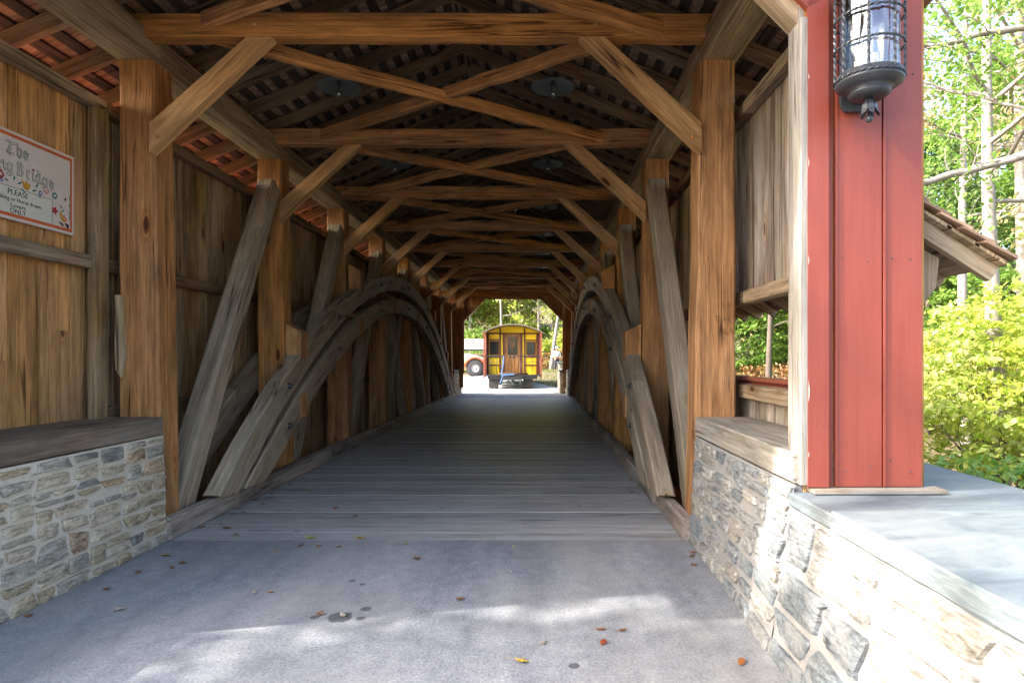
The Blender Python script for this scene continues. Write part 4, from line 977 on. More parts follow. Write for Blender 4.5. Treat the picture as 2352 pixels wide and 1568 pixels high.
big = [(1197, 1520, 'maple', 'yellow', 1.2, 'large yellow leaf at the bottom centre of the sunlit road'),
 (1703, 1523, 'oval', 'orange', 1.1, 'orange brown oval leaf at the lower right of the road'),
 (1380, 1446, 'oval', 'orange', .85, 'small orange leaf just above the bright orange yellow one'),
 (1385, 1478, 'oval', 'red', 1.0, 'bright orange red leaf in the sunlit right half of the road'),
 (1057, 1377, 'maple', 'brown', 1.0, 'single curled brown leaf at the middle of the asphalt'),
 (957, 1284, 'maple', 'brown', 1.1, 'brown leaf just in front of the deck edge, near the centre'),
 (828, 1237, 'maple', 'yellow', 1.5, 'large pale yellow maple leaf on the edge of the deck'),
 (712, 1238, 'maple', 'green', 1.6, 'grey green withered leaf clump on the deck edge, left'),
 (930, 1250, 'oval', 'green', .9, 'yellow green leaf right of the pale maple leaf'),
 (275, 1400, 'maple', 'pale', 1.2, 'tan crumpled leaf near the left stone wall'),
 (66, 1415, 'maple', 'orange', .9, 'rust leaf at the foot of the left stone wall'),
 (376, 1275, 'oval', 'green', .9, 'bright yellow green leaf by the left wall base'),
 (418, 1294, 'maple', 'brown', 1.0, 'dark brown leaf right of the yellow green leaf by the wall'),
 (385, 1278, 'oval', 'brown', 1.0, 'dark leaf just beside the left wall foot'),
 (395, 1305, 'oval', 'brown', .8, 'narrow dark leaf in front of the other wall foot leaves'),
 (317, 1315, 'maple', 'brown', .8, 'small round brown leaf left of the wall foot leaves'),
 (244, 1354, 'maple', 'brown', .8, 'brown leaf with a long stem, left of centre by the wall'),
 (585, 1361, 'oval', 'pale', .8, 'whitish leaf fragment on the left of the asphalt'),
 (622, 1361, 'oval', 'orange', .7, 'small rust leaf right of the whitish fragment'),
 (787, 1413, 'oval', 'pale', .9, 'pale leaf standing beside the damp patch on the road'),
 (735, 1411, 'maple', 'brown', 1.0, 'flat brown leaf left of the pale standing leaf'),
 (1248, 1477, 'oval', 'pale', .8, 'small whitish leaf left of the orange pair'),
 (1430, 1448, 'oval', 'brown', .8, 'dark curled leaf right of the small orange leaf'),
 (1594, 1270, 'oval', 'red', .9, 'small scarlet leaf at the foot of the right wall'),
 (1590, 1278, 'oval', 'brown', .9, 'dark leaf just below the scarlet leaf'),
 (1593, 1298, 'oval', 'orange', 1.0, 'tan orange leaf near the right wall foot'),
 (682, 1222, 'maple', 'orange', .9, 'rust brown leaf on the first deck plank, left'),
 (733, 1255, 'maple', 'orange', .9, 'flat orange leaf in front of the withered clump'),
 (690, 1254, 'oval', 'brown', .8, 'brown leaf in front of the deck edge, left part'),
 (632, 1267, 'maple', 'yellow', .8, 'ochre leaf at the left in front of the deck edge'),
 (779, 1256, 'oval', 'brown', .7, 'small dark leaf left of the pale maple leaf'),
 (843, 1252, 'oval', 'pale', .7, 'straw coloured leaf right below the pale maple leaf'),
 (771, 1168, 'maple', 'orange', 1.0, 'orange leaf on the second deck plank'),
 (815, 1186, 'maple', 'brown', .9, 'brown leaf on the deck above the maple leaf'),
 (1180, 1255, 'oval', 'green', .6, 'tiny green leaf in front of the deck edge, centre'),
 (1330, 1163, 'oval', 'red', .7, 'dark red curled leaf on the right half of the deck'),
 (540, 1228, 'oval', 'green', 1.1, 'pale green leaf at the left end of the deck edge'),
 (520, 1214, 'oval', 'brown', 1.2, 'long brown leaf beside the left kerb end'),
 (700, 1124, 'oval', 'green', .9, 'yellowish leaf by the left kerb on the deck')]
for (px, py, kd, cl, sz, lb) in big: leaf(px, py, kd, cl, sz, lb, G)
for k in range(120):
    sd = random.random()
    px = 0; yy = random.uniform(5.6, 15)**1.0; 
    if sd < .45: x = sx(-1, 2.2-abs(random.gauss(0, .22)))
    elif sd < .75: x = sx(1, 2.2-abs(random.gauss(0, .15)))
    else: x = random.uniform(sx(-1, 2.0), sx(1, 2.0))
    py = 820+1417*1.6/yy; px = 1230+1417*x/yy
    leaf(px, py, random.choice(('maple', 'oval')), 'brown', random.uniform(.4, 1.1), 'small dry brown leaf scattered on the dark deck planks', G)

# ---------------------------------------------------------------- wooden caravan on a flatbed trailer, beyond the far end
CY = 31.0; CX = -1.16
TR = thing('flatbed_trailer', (CX, CY, 0), 'dark steel flatbed trailer carrying the yellow caravan', 'trailer')
mb = MB(); mb.box((CX-1.25, CY+.05, .50), (CX+1.25, CY+6.4, .64)); mb.box((CX-.5, CY-.15, .45), (CX+.5, CY+.04, .62)); build('bed', mb, M['steel'], TR)
for (x0_, x1_) in ((-1.17, -.98), (-.93, -.74), (.56, .75), (.80, 1.0)):
    for yy in (.55, 3.4, 4.5):
        mb = MB(); xw = CX+x0_
        mb.lathe([(0, 0), (.13, 0), (.15, .02), (.15, .0), (.26, 0), (.29, .03), (.29, x1_-x0_-.03), (.26, x1_-x0_), (0, x1_-x0_)], (xw, CY+yy, .29), 24, axis='X'); build('tyre', mb, M['rubber'], TR)
for x_ in (-1.2, .54):
    mb = MB(); mb.box((CX+x_, CY+.16, .05), (CX+x_+.48, CY+.18, .50)); build('mud_flap', mb, M['rubber'], TR)
mb = MB(); mb.tube([(CX-.55, CY+.1, .26), (CX+.2, CY+.05, .22), (CX+.55, CY+.1, .36)], .03, 8); mb.lathe([(0, -.1), (.13, -.08), (.15, 0), (.13, .08), (0, .1)], (CX+.02, CY+.1, .30), 16, axis='X'); mb.lathe([(0, -.1), (.09, -.08), (.1, 0), (.09, .08), (0, .1)], (CX+.42, CY+.1, .32), 14, axis='X'); mb.box((CX-.3, CY+.05, .24), (CX-.13, CY+.2, .42))
build('hitch_gear', mb, M['galv'], TR)
CB = thing('wooden_caravan', (CX, CY+.4, .65), 'yellow and brown wooden caravan with curved roof and carved door beyond the bridge', 'caravan', rz=0)
def arcz(x, w=1.5, z0=2.83, rise=.40): return z0+rise*(1-(x/w)**2)
BY = CY+.75; BL_ = 4.8
mb = MB(); P = [(CX-1.36, .68), (CX+1.36, .68)]+[(CX+x, arcz(x)-.03) for x in np.linspace(1.36, -1.36, 15)]
mb.prism([(p[0], BY, p[1]) for p in P], (0, BL_, 0)); build('body', mb, M['yellow'], CB)
mb = MB(); xs_ = np.linspace(-1.56, 1.56, 17)
P = [(CX+x, arcz(x)) for x in xs_]+[(CX+x, arcz(x)+.05) for x in xs_[::-1]]
b = len(mb.v)
for k in range(16):
    q = [P[k], P[k+1], P[33-k-1], P[33-k]]; mb.prism([(p[0], CY+.08, p[1]) for p in q], (0, BL_+1.0, 0))
build('roof', mb, M['roofgrey'], CB)
def cbox(name, x0, x1, z0, z1, m, par=None, y0=-.02, y1=0.0, ):
    q = MB(); q.box((CX+x0, BY+y0, z0), (CX+x1, BY+y1, z1)); return build(name, q, m, par or CB, frame((CX+x0, BY, z0), (0, 0, 1)))
for (x0, x1, z0, z1) in ((-1.36, -1.24, .68, 2.80), (1.2, 1.36, .68, 2.80), (-.70, -.62, .68, 3.10), (.56, .64, .68, 3.10), (-1.36, 1.36, 2.78, 2.85), (-1.24, -.70, 1.15, 1.22), (.64, 1.2, 1.15, 1.22), (-1.24, -.70, 1.58, 1.66), (.64, 1.2, 1.58, 1.66), (-1.24, -.70, 2.47, 2.53), (.64, 1.2, 2.44, 2.50), (-.53, -.42, .68, 2.78), (.36, .48, .68, 2.78)):
    cbox('trim', x0, x1, z0, z1, M['brownpaint'], y0=-.03, y1=-.001)
door = cbox('door', -.42, .36, .68, 2.77, M['doorwood'], y0=-.022, y1=-.001)
g_ = cbox('door_window', -.27, .22, 1.72, 2.62, M['pane'], door, -.03, -.0225)
mb = MB(); x_, y_, z_ = CX-.02, BY-.034, 1.72
def vine(a, b): mb.tube([(a[0], y_, a[1]), ((a[0]+b[0])/2+.01, y_, (a[1]+b[1])/2+.02), (b[0], y_, b[1])], .012, 5)
vine((x_, 1.72), (x_, 2.3)); 
for s_ in (-1, 1):
    for k in range(6): vine((x_+s_*.01, 2.0+k*.09), (x_+s_*(.12+.03*(k % 2)+.02*k), 2.22+k*.08))
build('carved_tree', mb, M['doorwood'], door, frame((x_, y_, z_)))
for x_ in (-.33, .03): cbox('door_panel', x_, x_+.24, .85, 1.5, M['doorwood'], door, -.034, -.0225)
pl = cbox('number_plate', -.18, .10, 1.56, 1.68, M['black'], door, -.04, -.0225)
txt('number', '122', .11, M['white'], pl, at_front(CX-.04, BY-.0425, 1.58), .001)
for x0, x1, z0, z1 in ((-1.2, -.72, 1.70, 2.44), (.68, 1.16, 1.70, 2.40)):
    w_ = cbox('window', x0, x1, z0, z1, M['brownpaint'], y0=-.028, y1=-.001); cbox('pane', x0+.05, x1-.05, z0+.05, z1-.06, M['pane'], w_, -.034, -.0285)
for x_ in (-1.47, 1.40):
    q = MB(); q.box((CX+x_, CY+.1, .55), (CX+x_+.08, CY+.2, 2.86)); build('porch_post', q, M['redbrown'], CB)
for x_ in (-1.40, 1.36):
    q = MB(); q.box((CX+x_, CY+.45, .62), (CX+x_+.05, BY, 2.82)); build('side_wing', q, M['redbrown'], CB)
q = MB(); q.box((CX-1.42, CY+.02, .645), (CX+1.42, BY-.03, .72)); build('porch_floor', q, M['steel'], CB)
q = MB(); q.tube([(CX-.7, CY+.2, .74), (CX-.2, CY+.2, .80), (CX+.1, CY+.2, .76), (CX+.8, CY+.2, .75)], .05, 8); build('rolled_mat', q, M['curtain'], CB)
for s0, s1 in ((-1.4, -.5), (.24, 1.4)):
    q = MB(); q.box((CX+s0, CY+.12, 1.62), (CX+s1, CY+.2, 1.68))
    for k in range(4):
        x_ = CX+s0+.03+(s1-s0-.06)*k/3; q.tube([(x_, CY+.16, .72), (x_, CY+.16, 1.62)], .012, 6)
    q.tube([(CX+s0+.2, CY+.16, .74), (CX+s0+.2, CY+.16, 1.36), (CX+s1-.06, CY+.16, 1.36)], .010, 6)
    build('porch_railing', q, M['steel'], CB)
q = MB(); pth = [(CX-.45, CY+.08, 1.66), (CX-.47, CY+.05, 1.3), (CX-.55, CY+.0, .8), (CX-.5, CY-.02, .62), (CX-.62, CY-.05, .3)]
for k in range(4):
    a, b = Vector(pth[k]), Vector(pth[k+1]); q.prism([(a.x-.032, a.y, a.z), (b.x-.032, b.y, b.z), (b.x+.032, b.y, b.z), (a.x+.032, a.y, a.z)], (0, .012, 0))
a, b = Vector((CX-.5, CY-.03, .70)), Vector((CX+.1, CY-.02, .75)); q.prism([(a.x, a.y, a.z-.05), (b.x, b.y, b.z-.04), (b.x, b.y, b.z+.03), (a.x, a.y, a.z+.05)], (0, .012, 0))
tag(build('ratchet_strap', q, M['bluestrap']), 'blue webbing strap hanging down the front of the trailer', 'strap')

# ---------------------------------------------------------------- telehandler, left beyond
TX, TY, TZ = -6.2, 47.0, .12
TH = thing('telehandler', (TX, TY, TZ), 'white and orange telehandler with big tyres behind the caravan, partly hidden by the bridge', 'telehandler', rz=0)
def tb(name, lo, hi, m, par=None): q = MB(); q.box((TX+lo[0], TY+lo[1], TZ+lo[2]), (TX+hi[0], TY+hi[1], TZ+hi[2])); return build(name, q, M[m], par or TH)
q = MB(); P = [(-2.2, .75), (2.35, .75), (2.35, 1.35), (1.9, 1.55), (1.2, 1.75), (.2, 1.82), (-2.2, 1.82)]
q.prism([(TX+p[0], TY-1.0, TZ+p[1]) for p in P], (0, 2.0, 0)); build('hood', q, M['white'], TH)
tb('chassis', (-2.5, -.9, .5), (2.2, .9, .98), 'tanpaint')
tb('lower_hood_panel', (-2.0, -1.015, .98), (1.1, -1.001, 1.30), 'tanpaint')
tb('boom', (-4.0, -.35, 2.08), (3.4, .35, 2.86), 'white')
tb('boom_mount', (-2.4, -.3, 1.8), (-1.4, .3, 2.1), 'black'); tb('boom_slide', (-.6, -.40, 1.97), (2.6, -.30, 2.09), 'black')
tb('cab', (-1.6, -1.1, 1.8), (-.9, -.5, 2.6), 'black')
for x_ in (-2.1, 1.72):
    for s_ in (-1, 1):
        yc = TY+s_*1.05
        q = MB(); q.lathe([(.3, -.2), (.55, -.22), (.64, -.16), (.66, 0), (.64, .16), (.55, .22), (.3, .2)], (TX+x_, yc, TZ+.66), 32, axis='Y')
        for k in range(20):
            a = 2*math.pi*k/20
            for d in (-1, 1):
                c = Vector((TX+x_+.655*math.sin(a+d*.07), yc+d*.1, TZ+.66+.655*math.cos(a+d*.07))); u_ = Vector((math.cos(a), 0, -math.sin(a))); r_ = Vector((math.sin(a), 0, math.cos(a)))
                q.prism([c-u_*.04-r_*.01, c+u_*.04-r_*.01, c+u_*.04+r_*.03, c-u_*.04+r_*.03], (0, d*.09, 0))
        wh = build('wheel', q, M['rubber'], TH)
        q = MB(); q.lathe([(0, s_*.16), (.12, s_*.16), (.14, s_*.10), (.26, s_*.08), (.32, s_*.2), (.33, s_*.1)], (TX+x_, yc, TZ+.66), 24, axis='Y'); build('rim', q, M['white'], wh)
    q = MB(); P = [(x_+.84*math.cos(a), .66+.84*math.sin(a)) for a in np.linspace(.15, math.pi-.15, 11)]; P2 = [(x_+.70*math.cos(a), .66+.72*math.sin(a)) for a in np.linspace(.15, math.pi-.15, 11)][::-1]
    for k in range(10):
        qd = [P[k], P[k+1], P2[9-k], P2[10-k]]; q.prism([(TX+p[0], TY-1.3, TZ+p[1]) for p in qd][::-1], (0, .55, 0))
    build('mudguard', q, M['orangepaint'], TH)
txt('boom_lettering', 'SCT   JLG', .42, M['ink'], TH, at_front(TX+1.75, TY-.352, TZ+2.32), .001)

# ---------------------------------------------------------------- person
PX, PYY = 1.56, 45.0; PZ = hgt(1.56, 45.0)
def skinned(name, verts, edges, radii, m, parent, sub=1, root=0):
    me = bpy.data.meshes.new(name); me.from_pydata(verts, edges, []); o = bpy.data.objects.new(name, me); COL.objects.link(o)
    md = o.modifiers.new('skin', 'SKIN'); ms = me.skin_vertices[0].data if me.skin_vertices else None
    if ms is None:
        bpy.context.view_layer.objects.active = o; bpy.ops.mesh.customdata_skin_add() if hasattr(bpy.ops.mesh, 'customdata_skin_add') else None
        ms = me.skin_vertices[0].data
    for i, r_ in enumerate(radii): ms[i].radius = (r_, r_) if not hasattr(r_, '__len__') else r_; ms[i].use_root = (i == root)
    sb = o.modifiers.new('sub', 'SUBSURF'); sb.levels = sub; sb.render_levels = sub
    bpy.context.view_layer.update(); dg = bpy.context.evaluated_depsgraph_get()
    me2 = bpy.data.meshes.new_from_object(o.evaluated_get(dg)); bpy.data.objects.remove(o)
    for p in me2.polygons: p.use_smooth = True
    me2.materials.clear(); me2.materials.append(m); me2.name = name
    at = me2.attributes.new('tint', 'FLOAT', 'FACE')
    o = bpy.data.objects.new(name, me2); COL.objects.link(o); o.parent = parent; WM[o.name] = WM[parent.name].copy(); return o
PP = thing('person', (PX, PYY, PZ), 'standing person in white cap, white long sleeved top and dark trousers, far right', 'person', rz=R(15))
V = [(0, 0, .95), (.02, 0, 1.15), (0, 0, 1.36), (0, -.01, 1.47), (0, -.02, 1.54), (0, -.03, 1.64), (0, -.02, 1.72),
     (.09, 0, .90), (.10, .01, .50), (.11, .03, .08), (.12, -.10, .04), (-.09, 0, .90), (-.11, .01, .50), (-.13, .03, .08), (-.14, -.10, .04),
     (.19, 0, 1.38), (.27, .03, 1.12), (.18, -.12, .98), (.14, -.19, .95), (-.19, 0, 1.38), (-.27, .03, 1.12), (-.18, -.12, .98), (-.14, -.19, .95)]
E = [(0, 1), (1, 2), (2, 3), (3, 4), (4, 5), (5, 6), (0, 7), (7, 8), (8, 9), (9, 10), (0, 11), (11, 12), (12, 13), (13, 14), (2, 15), (15, 16), (16, 17), (17, 18), (2, 19), (19, 20), (20, 21), (21, 22)]
RD = [.13, .12, .14, .06, .055, .09, .06, .09, .065, .045, .035, .09, .065, .045, .035, .065, .05, .04, .03, .065, .05, .04, .03]
skinned('body', V, E, RD, M['skin'], PP)
skinned('shirt', [(0, 0, .98), (.01, 0, 1.15), (0, 0, 1.36), (0, 0, 1.45), (.19, 0, 1.38), (.27, .03, 1.12), (.19, -.11, .99), (-.19, 0, 1.38), (-.27, .03, 1.12), (-.19, -.11, .99)], [(0, 1), (1, 2), (2, 3), (2, 4), (4, 5), (5, 6), (2, 7), (7, 8), (8, 9)], [.16, .15, .165, .08, .085, .068, .055, .085, .068, .055], M['whitecloth'], PP)
skinned('trousers', [(0, 0, 1.0), (0, 0, .92), (.095, 0, .86), (.10, .01, .50), (.11, .03, .06), (-.095, 0, .86), (-.11, .01, .50), (-.13, .03, .06)], [(0, 1), (1, 2), (2, 3), (3, 4), (1, 5), (5, 6), (6, 7)], [.15, .155, .11, .085, .07, .11, .085, .07], M['denim'], PP)
m_ = WM['person']
def loc3(l): return [tuple(m_ @ Vector(p)) for p in l]
q = MB(); q.lathe([(.112, 1.665), (.115, 1.70), (.10, 1.76), (.06, 1.80), (0, 1.81)], (PX, PYY, PZ), 18); q.prism(loc3([(-.09, -.10, 1.675), (.09, -.10, 1.675), (.07, -.20, 1.66), (-.07, -.20, 1.66)]), (0, 0, .012)); build('cap', q, M['whitecloth'], PP)
q = MB(); q.lathe([(.098, 1.60), (.108, 1.64), (.108, 1.67)], (PX, PYY+.012, PZ), 14); build('hair', q, M['hair'], PP)
for s_ in (-1, 1):
    q = MB(); q.lathe([(0, -.008), (.009, -.004), (.011, .004), (0, .008)], tuple(m_ @ Vector((s_*.032, -.118, 1.635))), 8, axis='Y'); build('eye', q, M['black'], PP)
for s_, x_ in ((1, .12), (-1, -.14)):
    q = MB(); q.beam(loc3([(x_, .07, .035)])[0], loc3([(x_, -.17, .03)])[0], .09, .07, ch=.02); build('shoe', q, M['black'], PP)

# ---------------------------------------------------------------- vegetation
def leaves_into(name, centers, size, mt, parent, rnd, flat=.5, asp=.55, fr=None, fold=.25):
    C = np.array(centers); N = len(C); rg = np.random.default_rng(rnd.randrange(1 << 30))
    nz = rg.normal(size=(N, 3)); nz[:, 2] = nz[:, 2]*(1-flat)+flat*2.2; nz /= np.linalg.norm(nz, axis=1)[:, None]
    a = rg.normal(size=(N, 3)); a -= nz*(a*nz).sum(1)[:, None]; a /= np.linalg.norm(a, axis=1)[:, None]; b = np.cross(nz, a)
    s = size*rg.uniform(.4, 1.35, size=(N, 1))
    v = np.empty((N, 6, 3))
    v[:, 0] = C-a*s*.5; v[:, 1] = C-a*s*.12+b*s*asp*.5+nz*s*fold*.3; v[:, 2] = C+a*s*.25+b*s*asp*.38+nz*s*fold*.25
    v[:, 3] = C+a*s*.55-nz*s*.08; v[:, 4] = C+a*s*.25-b*s*asp*.38+nz*s*fold*.25; v[:, 5] = C-a*s*.12-b*s*asp*.5+nz*s*fold*.3
    me = bpy.data.meshes.new(name); fr = fr if fr is not None else Matrix()
    inv = np.array(fr.inverted()); vv = v.reshape(-1, 3) @ inv[:3, :3].T+inv[:3, 3]
    me.vertices.add(N*6); me.vertices.foreach_set('co', vv.ravel())
    idx = (np.arange(N)[:, None]*6+np.array([[0, 1, 2, 3, 0, 3, 4, 5]])).ravel()
    me.loops.add(N*8); me.loops.foreach_set('vertex_index', idx)
    me.polygons.add(N*2); me.polygons.foreach_set('loop_start', np.arange(N*2)*4)
    me.update(calc_edges=True)
    me.materials.append(mt); at = me.attributes.new('tint', 'FLOAT', 'FACE')
    # neighbouring leaves share a tone
    cl = np.array([mnoise.noise(Vector((c[0]*.9, c[1]*.9, c[2]*.9)))*.9+.5 for c in (C if N < 60000 else C)])
    t = np.clip(cl*.6+rg.uniform(0, 1, N)*.4, 0, 1); at.data.foreach_set('value', np.repeat(t, 2))
    o = bpy.data.objects.new(name, me); COL.objects.link(o)
    if parent is not None: o.parent = parent; o.matrix_basis = WM[parent.name].inverted() @ fr
    else: o.matrix_basis = fr
    WM[o.name] = fr; return o
def make_tree(name, loc, label, cat, H, r_, crown0, spread, nclump, nleaf, lsize, lm, bark, seed, group=None, lean=(0, 0), crad=.75, limbs=9, fork=None):
    rnd = random.Random(seed); T = thing(name, loc, label, cat, group); L = Vector(loc); mb = MB()
    n = 14; path = []; 
    for i in range(n+1):
        f = i/n; path.append(L+Vector((lean[0]*f*H+.12*math.sin(f*5+seed)*r_*4, lean[1]*f*H+.1*math.cos(f*4+seed)*r_*4, f*H-.2*(i == 0))))
    mb.tube(path, [r_*(1.25 if i == 0 else 1)*(1-.75*i/n) for i in range(n+1)], 9)
    tips = []
    for k in range(limbs):
        f = crown0+(1-crown0)*((k+rnd.random()*.6)/limbs)*.97; i = int(f*n); p = path[i]+(path[min(i+1, n)]-path[i])*(f*n-i)
        a = rnd.uniform(0, 2*math.pi) if k % 2 else (k*2.4+rnd.uniform(-.4, .4)); ln_ = spread*(1-.55*abs((f-crown0)/(1-crown0)-.35))*rnd.uniform(.7, 1.15)
        d = Vector((math.cos(a), math.sin(a), rnd.uniform(.05, .6))).normalized(); pts = [p]
        for j in range(6):
            d = (d+Vector((rnd.gauss(0, .18), rnd.gauss(0, .18), rnd.gauss(.05, .16)))).normalized(); pts.append(pts[-1]+d*ln_/6)
            if j > 0:
                dd = (d+Vector((rnd.gauss(0, .8), rnd.gauss(0, .8), rnd.gauss(.1, .5)))).normalized(); q2 = [pts[-1]]
                for _ in range(3): dd = (dd+Vector((rnd.gauss(0, .25), rnd.gauss(0, .25), rnd.gauss(0, .2)))).normalized(); q2.append(q2[-1]+dd*ln_*.13)
                mb.tube(q2, [r_*.16*(1-f*.5), r_*.11*(1-f*.5), r_*.07, r_*.03], 4, cap=False); tips += q2[1:]
        rr = r_*.42*(1-f*.6); mb.tube(pts, [rr*(1-.8*j/6) for j in range(7)], 6, cap=False); tips += pts[3:]
    build('trunk', mb, bark, T, Matrix.Translation(L))
    C = []; per = max(1, nleaf//max(1, nclump))
    for k in range(nclump):
        c = rnd.choice(tips)+Vector((rnd.gauss(0, .3), rnd.gauss(0, .3), rnd.gauss(0, .25)))*crad; s = crad*rnd.uniform(.45, 1.1)
        for _ in range(per): C.append((c.x+rnd.gauss(0, .5)*s, c.y+rnd.gauss(0, .5)*s, c.z+rnd.gauss(0, .33)*s))
    leaves_into('crown', C, lsize, lm, T, rnd, fr=Matrix.Translation(L)); return T
def at_ground(x, y, dz=-.05): return (x, y, hgt(x, y)+dz)
GR = 'trees in the wood'
# trees seen to the right of the portal
make_tree('pale_trunk_tree', at_ground(9.1, 12.2), 'tall tree with pale straight trunk right of the awning, at the photo edge', 'tree', 13, .19, .50, 4.0, 55, 2200, .17, M['lf_green'], M['bark'], 2, GR, lean=(-.012, 0), limbs=10)
make_tree('slender_tree', at_ground(12.1, 17.4), 'slender pale trunked tree left of the thick pale trunk, above the awning', 'tree', 14, .16, .45, 3.4, 60, 2600, .17, M['lf_mix'], M['bark'], 3, GR, limbs=10)
make_tree('forked_tree', at_ground(14.6, 18.5), 'forked tree with greyish trunk high behind the pale trunks', 'tree', 17, .26, .5, 4.5, 60, 2600, .18, M['lf_green'], M['bark'], 8, GR, limbs=11)
# tree seen through the side window
make_tree('young_tree', at_ground(8.05, 21.2), 'young forked tree with brown trunk seen through the side window', 'tree', 9, .15, .55, 2.8, 60, 2600, .16, M['lf_green'], M['barkd'], 4, GR, limbs=9)
# overhanging limbs: a tree standing right of the frame
T = make_tree('overhanging_tree', at_ground(11.0, 8.6), 'large tree whose grey limbs reach in from the right over the bushes', 'tree', 14, .25, .5, 4.0, 60, 2000, .14, M['lf_green'], M['bark'], 9, GR, limbs=9)
mb = MB()
def limb(pts, r0_, r1_, seed, tw=10):
    rnd = random.Random(seed); P = [Vector(p) for p in pts]; Q = []
    for i in range(len(P)-1):
        for j in range(5): f = j/5; Q.append(P[i]*(1-f)+P[i+1]*f+Vector((0, rnd.gauss(0, .03), rnd.gauss(0, .025))))
    Q.append(P[-1]); n = len(Q); mb.tube(Q, [r0_+(r1_-r0_)*i/(n-1) for i in range(n)], 7, cap=False); tp = []
    for k in range(tw):
        i = rnd.randrange(n//3, n); d = Vector((rnd.gauss(-.6, .6), rnd.gauss(0, .6), rnd.gauss(.1, .7))).normalized(); q2 = [Q[i]]
        for _ in range(5): d = (d+Vector((rnd.gauss(0, .3), rnd.gauss(0, .3), rnd.gauss(-.03, .25)))).normalized(); q2.append(q2[-1]+d*.22)
        mb.tube(q2, [.014, .011, .009, .007, .005, .003], 4, cap=False); tp += q2[2:]
    return tp
tp = limb([(11.0, 8.6, 5.2), (9.0, 9.4, 5.05), (7.3, 10, 4.7), (6.0, 10.2, 4.35), (5.2, 10.2, 4.1)], .10, .035, 1, 16)
tp += limb([(11.0, 8.6, 6.6), (9.2, 9.8, 7.0), (7.8, 10.2, 7.0), (6.6, 10.3, 6.75), (5.6, 10.4, 6.85)], .09, .025, 2, 16)
tp += limb([(11.0, 8.6, 4.5), (8.8, 10.3, 5.6), (7.6, 11, 6.3), (6.6, 11.5, 6.9)], .05, .015, 3, 10)
build('limb', mb, M['bark'], T)
rnd = random.Random(4); C = []
for p in tp:
    for _ in range(16): C.append((p.x+rnd.gauss(0, .22), p.y+rnd.gauss(0, .25), p.z+rnd.gauss(0, .16)))
leaves_into('limb_foliage', C, .095, M['lf_green'], T, rnd, fr=WM[T.name])
# bushes below the portal's right side
def bush(name, c, rad, n, size, lm, label, seed, stems=14, group=None, cat='bush', shell=.5, flat=.55):
    rnd = random.Random(seed); T = thing(name, (c[0], c[1], hgt(c[0], c[1])), label, cat, group); mb = MB(); C = []; base = Vector((c[0], c[1], hgt(c[0], c[1])-.1))
    for k in range(stems):
        a = rnd.uniform(0, 2*math.pi); u = rnd.uniform(.2, 1); e = Vector((c[0]+rad[0]*u*math.cos(a), c[1]+rad[1]*u*math.sin(a), c[2]+rad[2]*rnd.uniform(-.2, .95)*math.sqrt(1-u*u*.8)))
        pts = [base+Vector((rnd.gauss(0, .15), rnd.gauss(0, .15), 0))]
        for j in range(1, 7): f = j/6; pts.append(base*(1-f)+e*f+Vector((rnd.gauss(0, .08), rnd.gauss(0, .08), .35*math.sin(f*math.pi)*rad[2]*.4)))
        mb.tube(pts, [.02, .017, .014, .011, .009, .006, .004], 4, cap=False)
    cl = []
    while len(cl) < n//26:
        p = Vector((rnd.uniform(-1, 1), rnd.uniform(-1, 1), rnd.uniform(-1, 1)))
        if shell**2 < p.length_squared < 1: cl.append(Vector((c[0]+p.x*rad[0], c[1]+p.y*rad[1], c[2]+p.z*rad[2])))
    for p in cl:
        for _ in range(26): C.append((p.x+rnd.gauss(0, .16), p.y+rnd.gauss(0, .16), p.z+rnd.gauss(0, .055)))
    build('stems', mb, M['barkd'], T, Matrix.Translation(base)); leaves_into('foliage', C, size, lm, T, rnd, flat=flat, fr=Matrix.Translation(base)); return T
BG = 'bushes outside the bridge'
bush('lime_bush', (9.0, 11.6, .75), (2.1, 1.6, 2.2), 15000, .13, M['lf_lime'], 'sunlit yellow green leafy bush filling the space right of the red portal below the awning', 31, 50, BG, shell=.2)
bush('lime_bush', (5.6, 7.8, -.9), (1.5, 1.2, 1.3), 6000, .10, M['lf_green'], 'low green bush in shade just behind the slate topped wall', 32, 24, BG, shell=.2)
bush('lime_bush', (11.4, 14.2, 1.3), (2.4, 1.8, 1.7), 9000, .14, M['lf_lime'], 'yellow green bush at the right edge, below the thick pale trunk', 33, 24, BG, shell=.3)
bush('green_bush', (13.5, 18.5, 2.0), (3.6, 1.8, 2.6), 7000, .17, M['lf_green'], 'mid green thicket behind the yellow green bushes', 34, 24, BG)
bush('green_bush', (12.6, 29, 1.6), (3.6, 2.0, 2.3), 6000, .14, M['lf_olive'], 'dark green thicket behind the young tree outside the window', 35, 24, BG)
bush('russet_bush', (9.4, 24.0, .2), (3.0, 1.5, 1.15), 6000, .13, M['lf_brown'], 'russet brown undergrowth seen over the window rail', 36, 18, BG)
bush('green_bush', (9.0, 27, 2.6), (2.6, 2.0, 2.6), 6000, .17, M['lf_green'], 'green thicket far beyond the side window', 37, 18, BG)
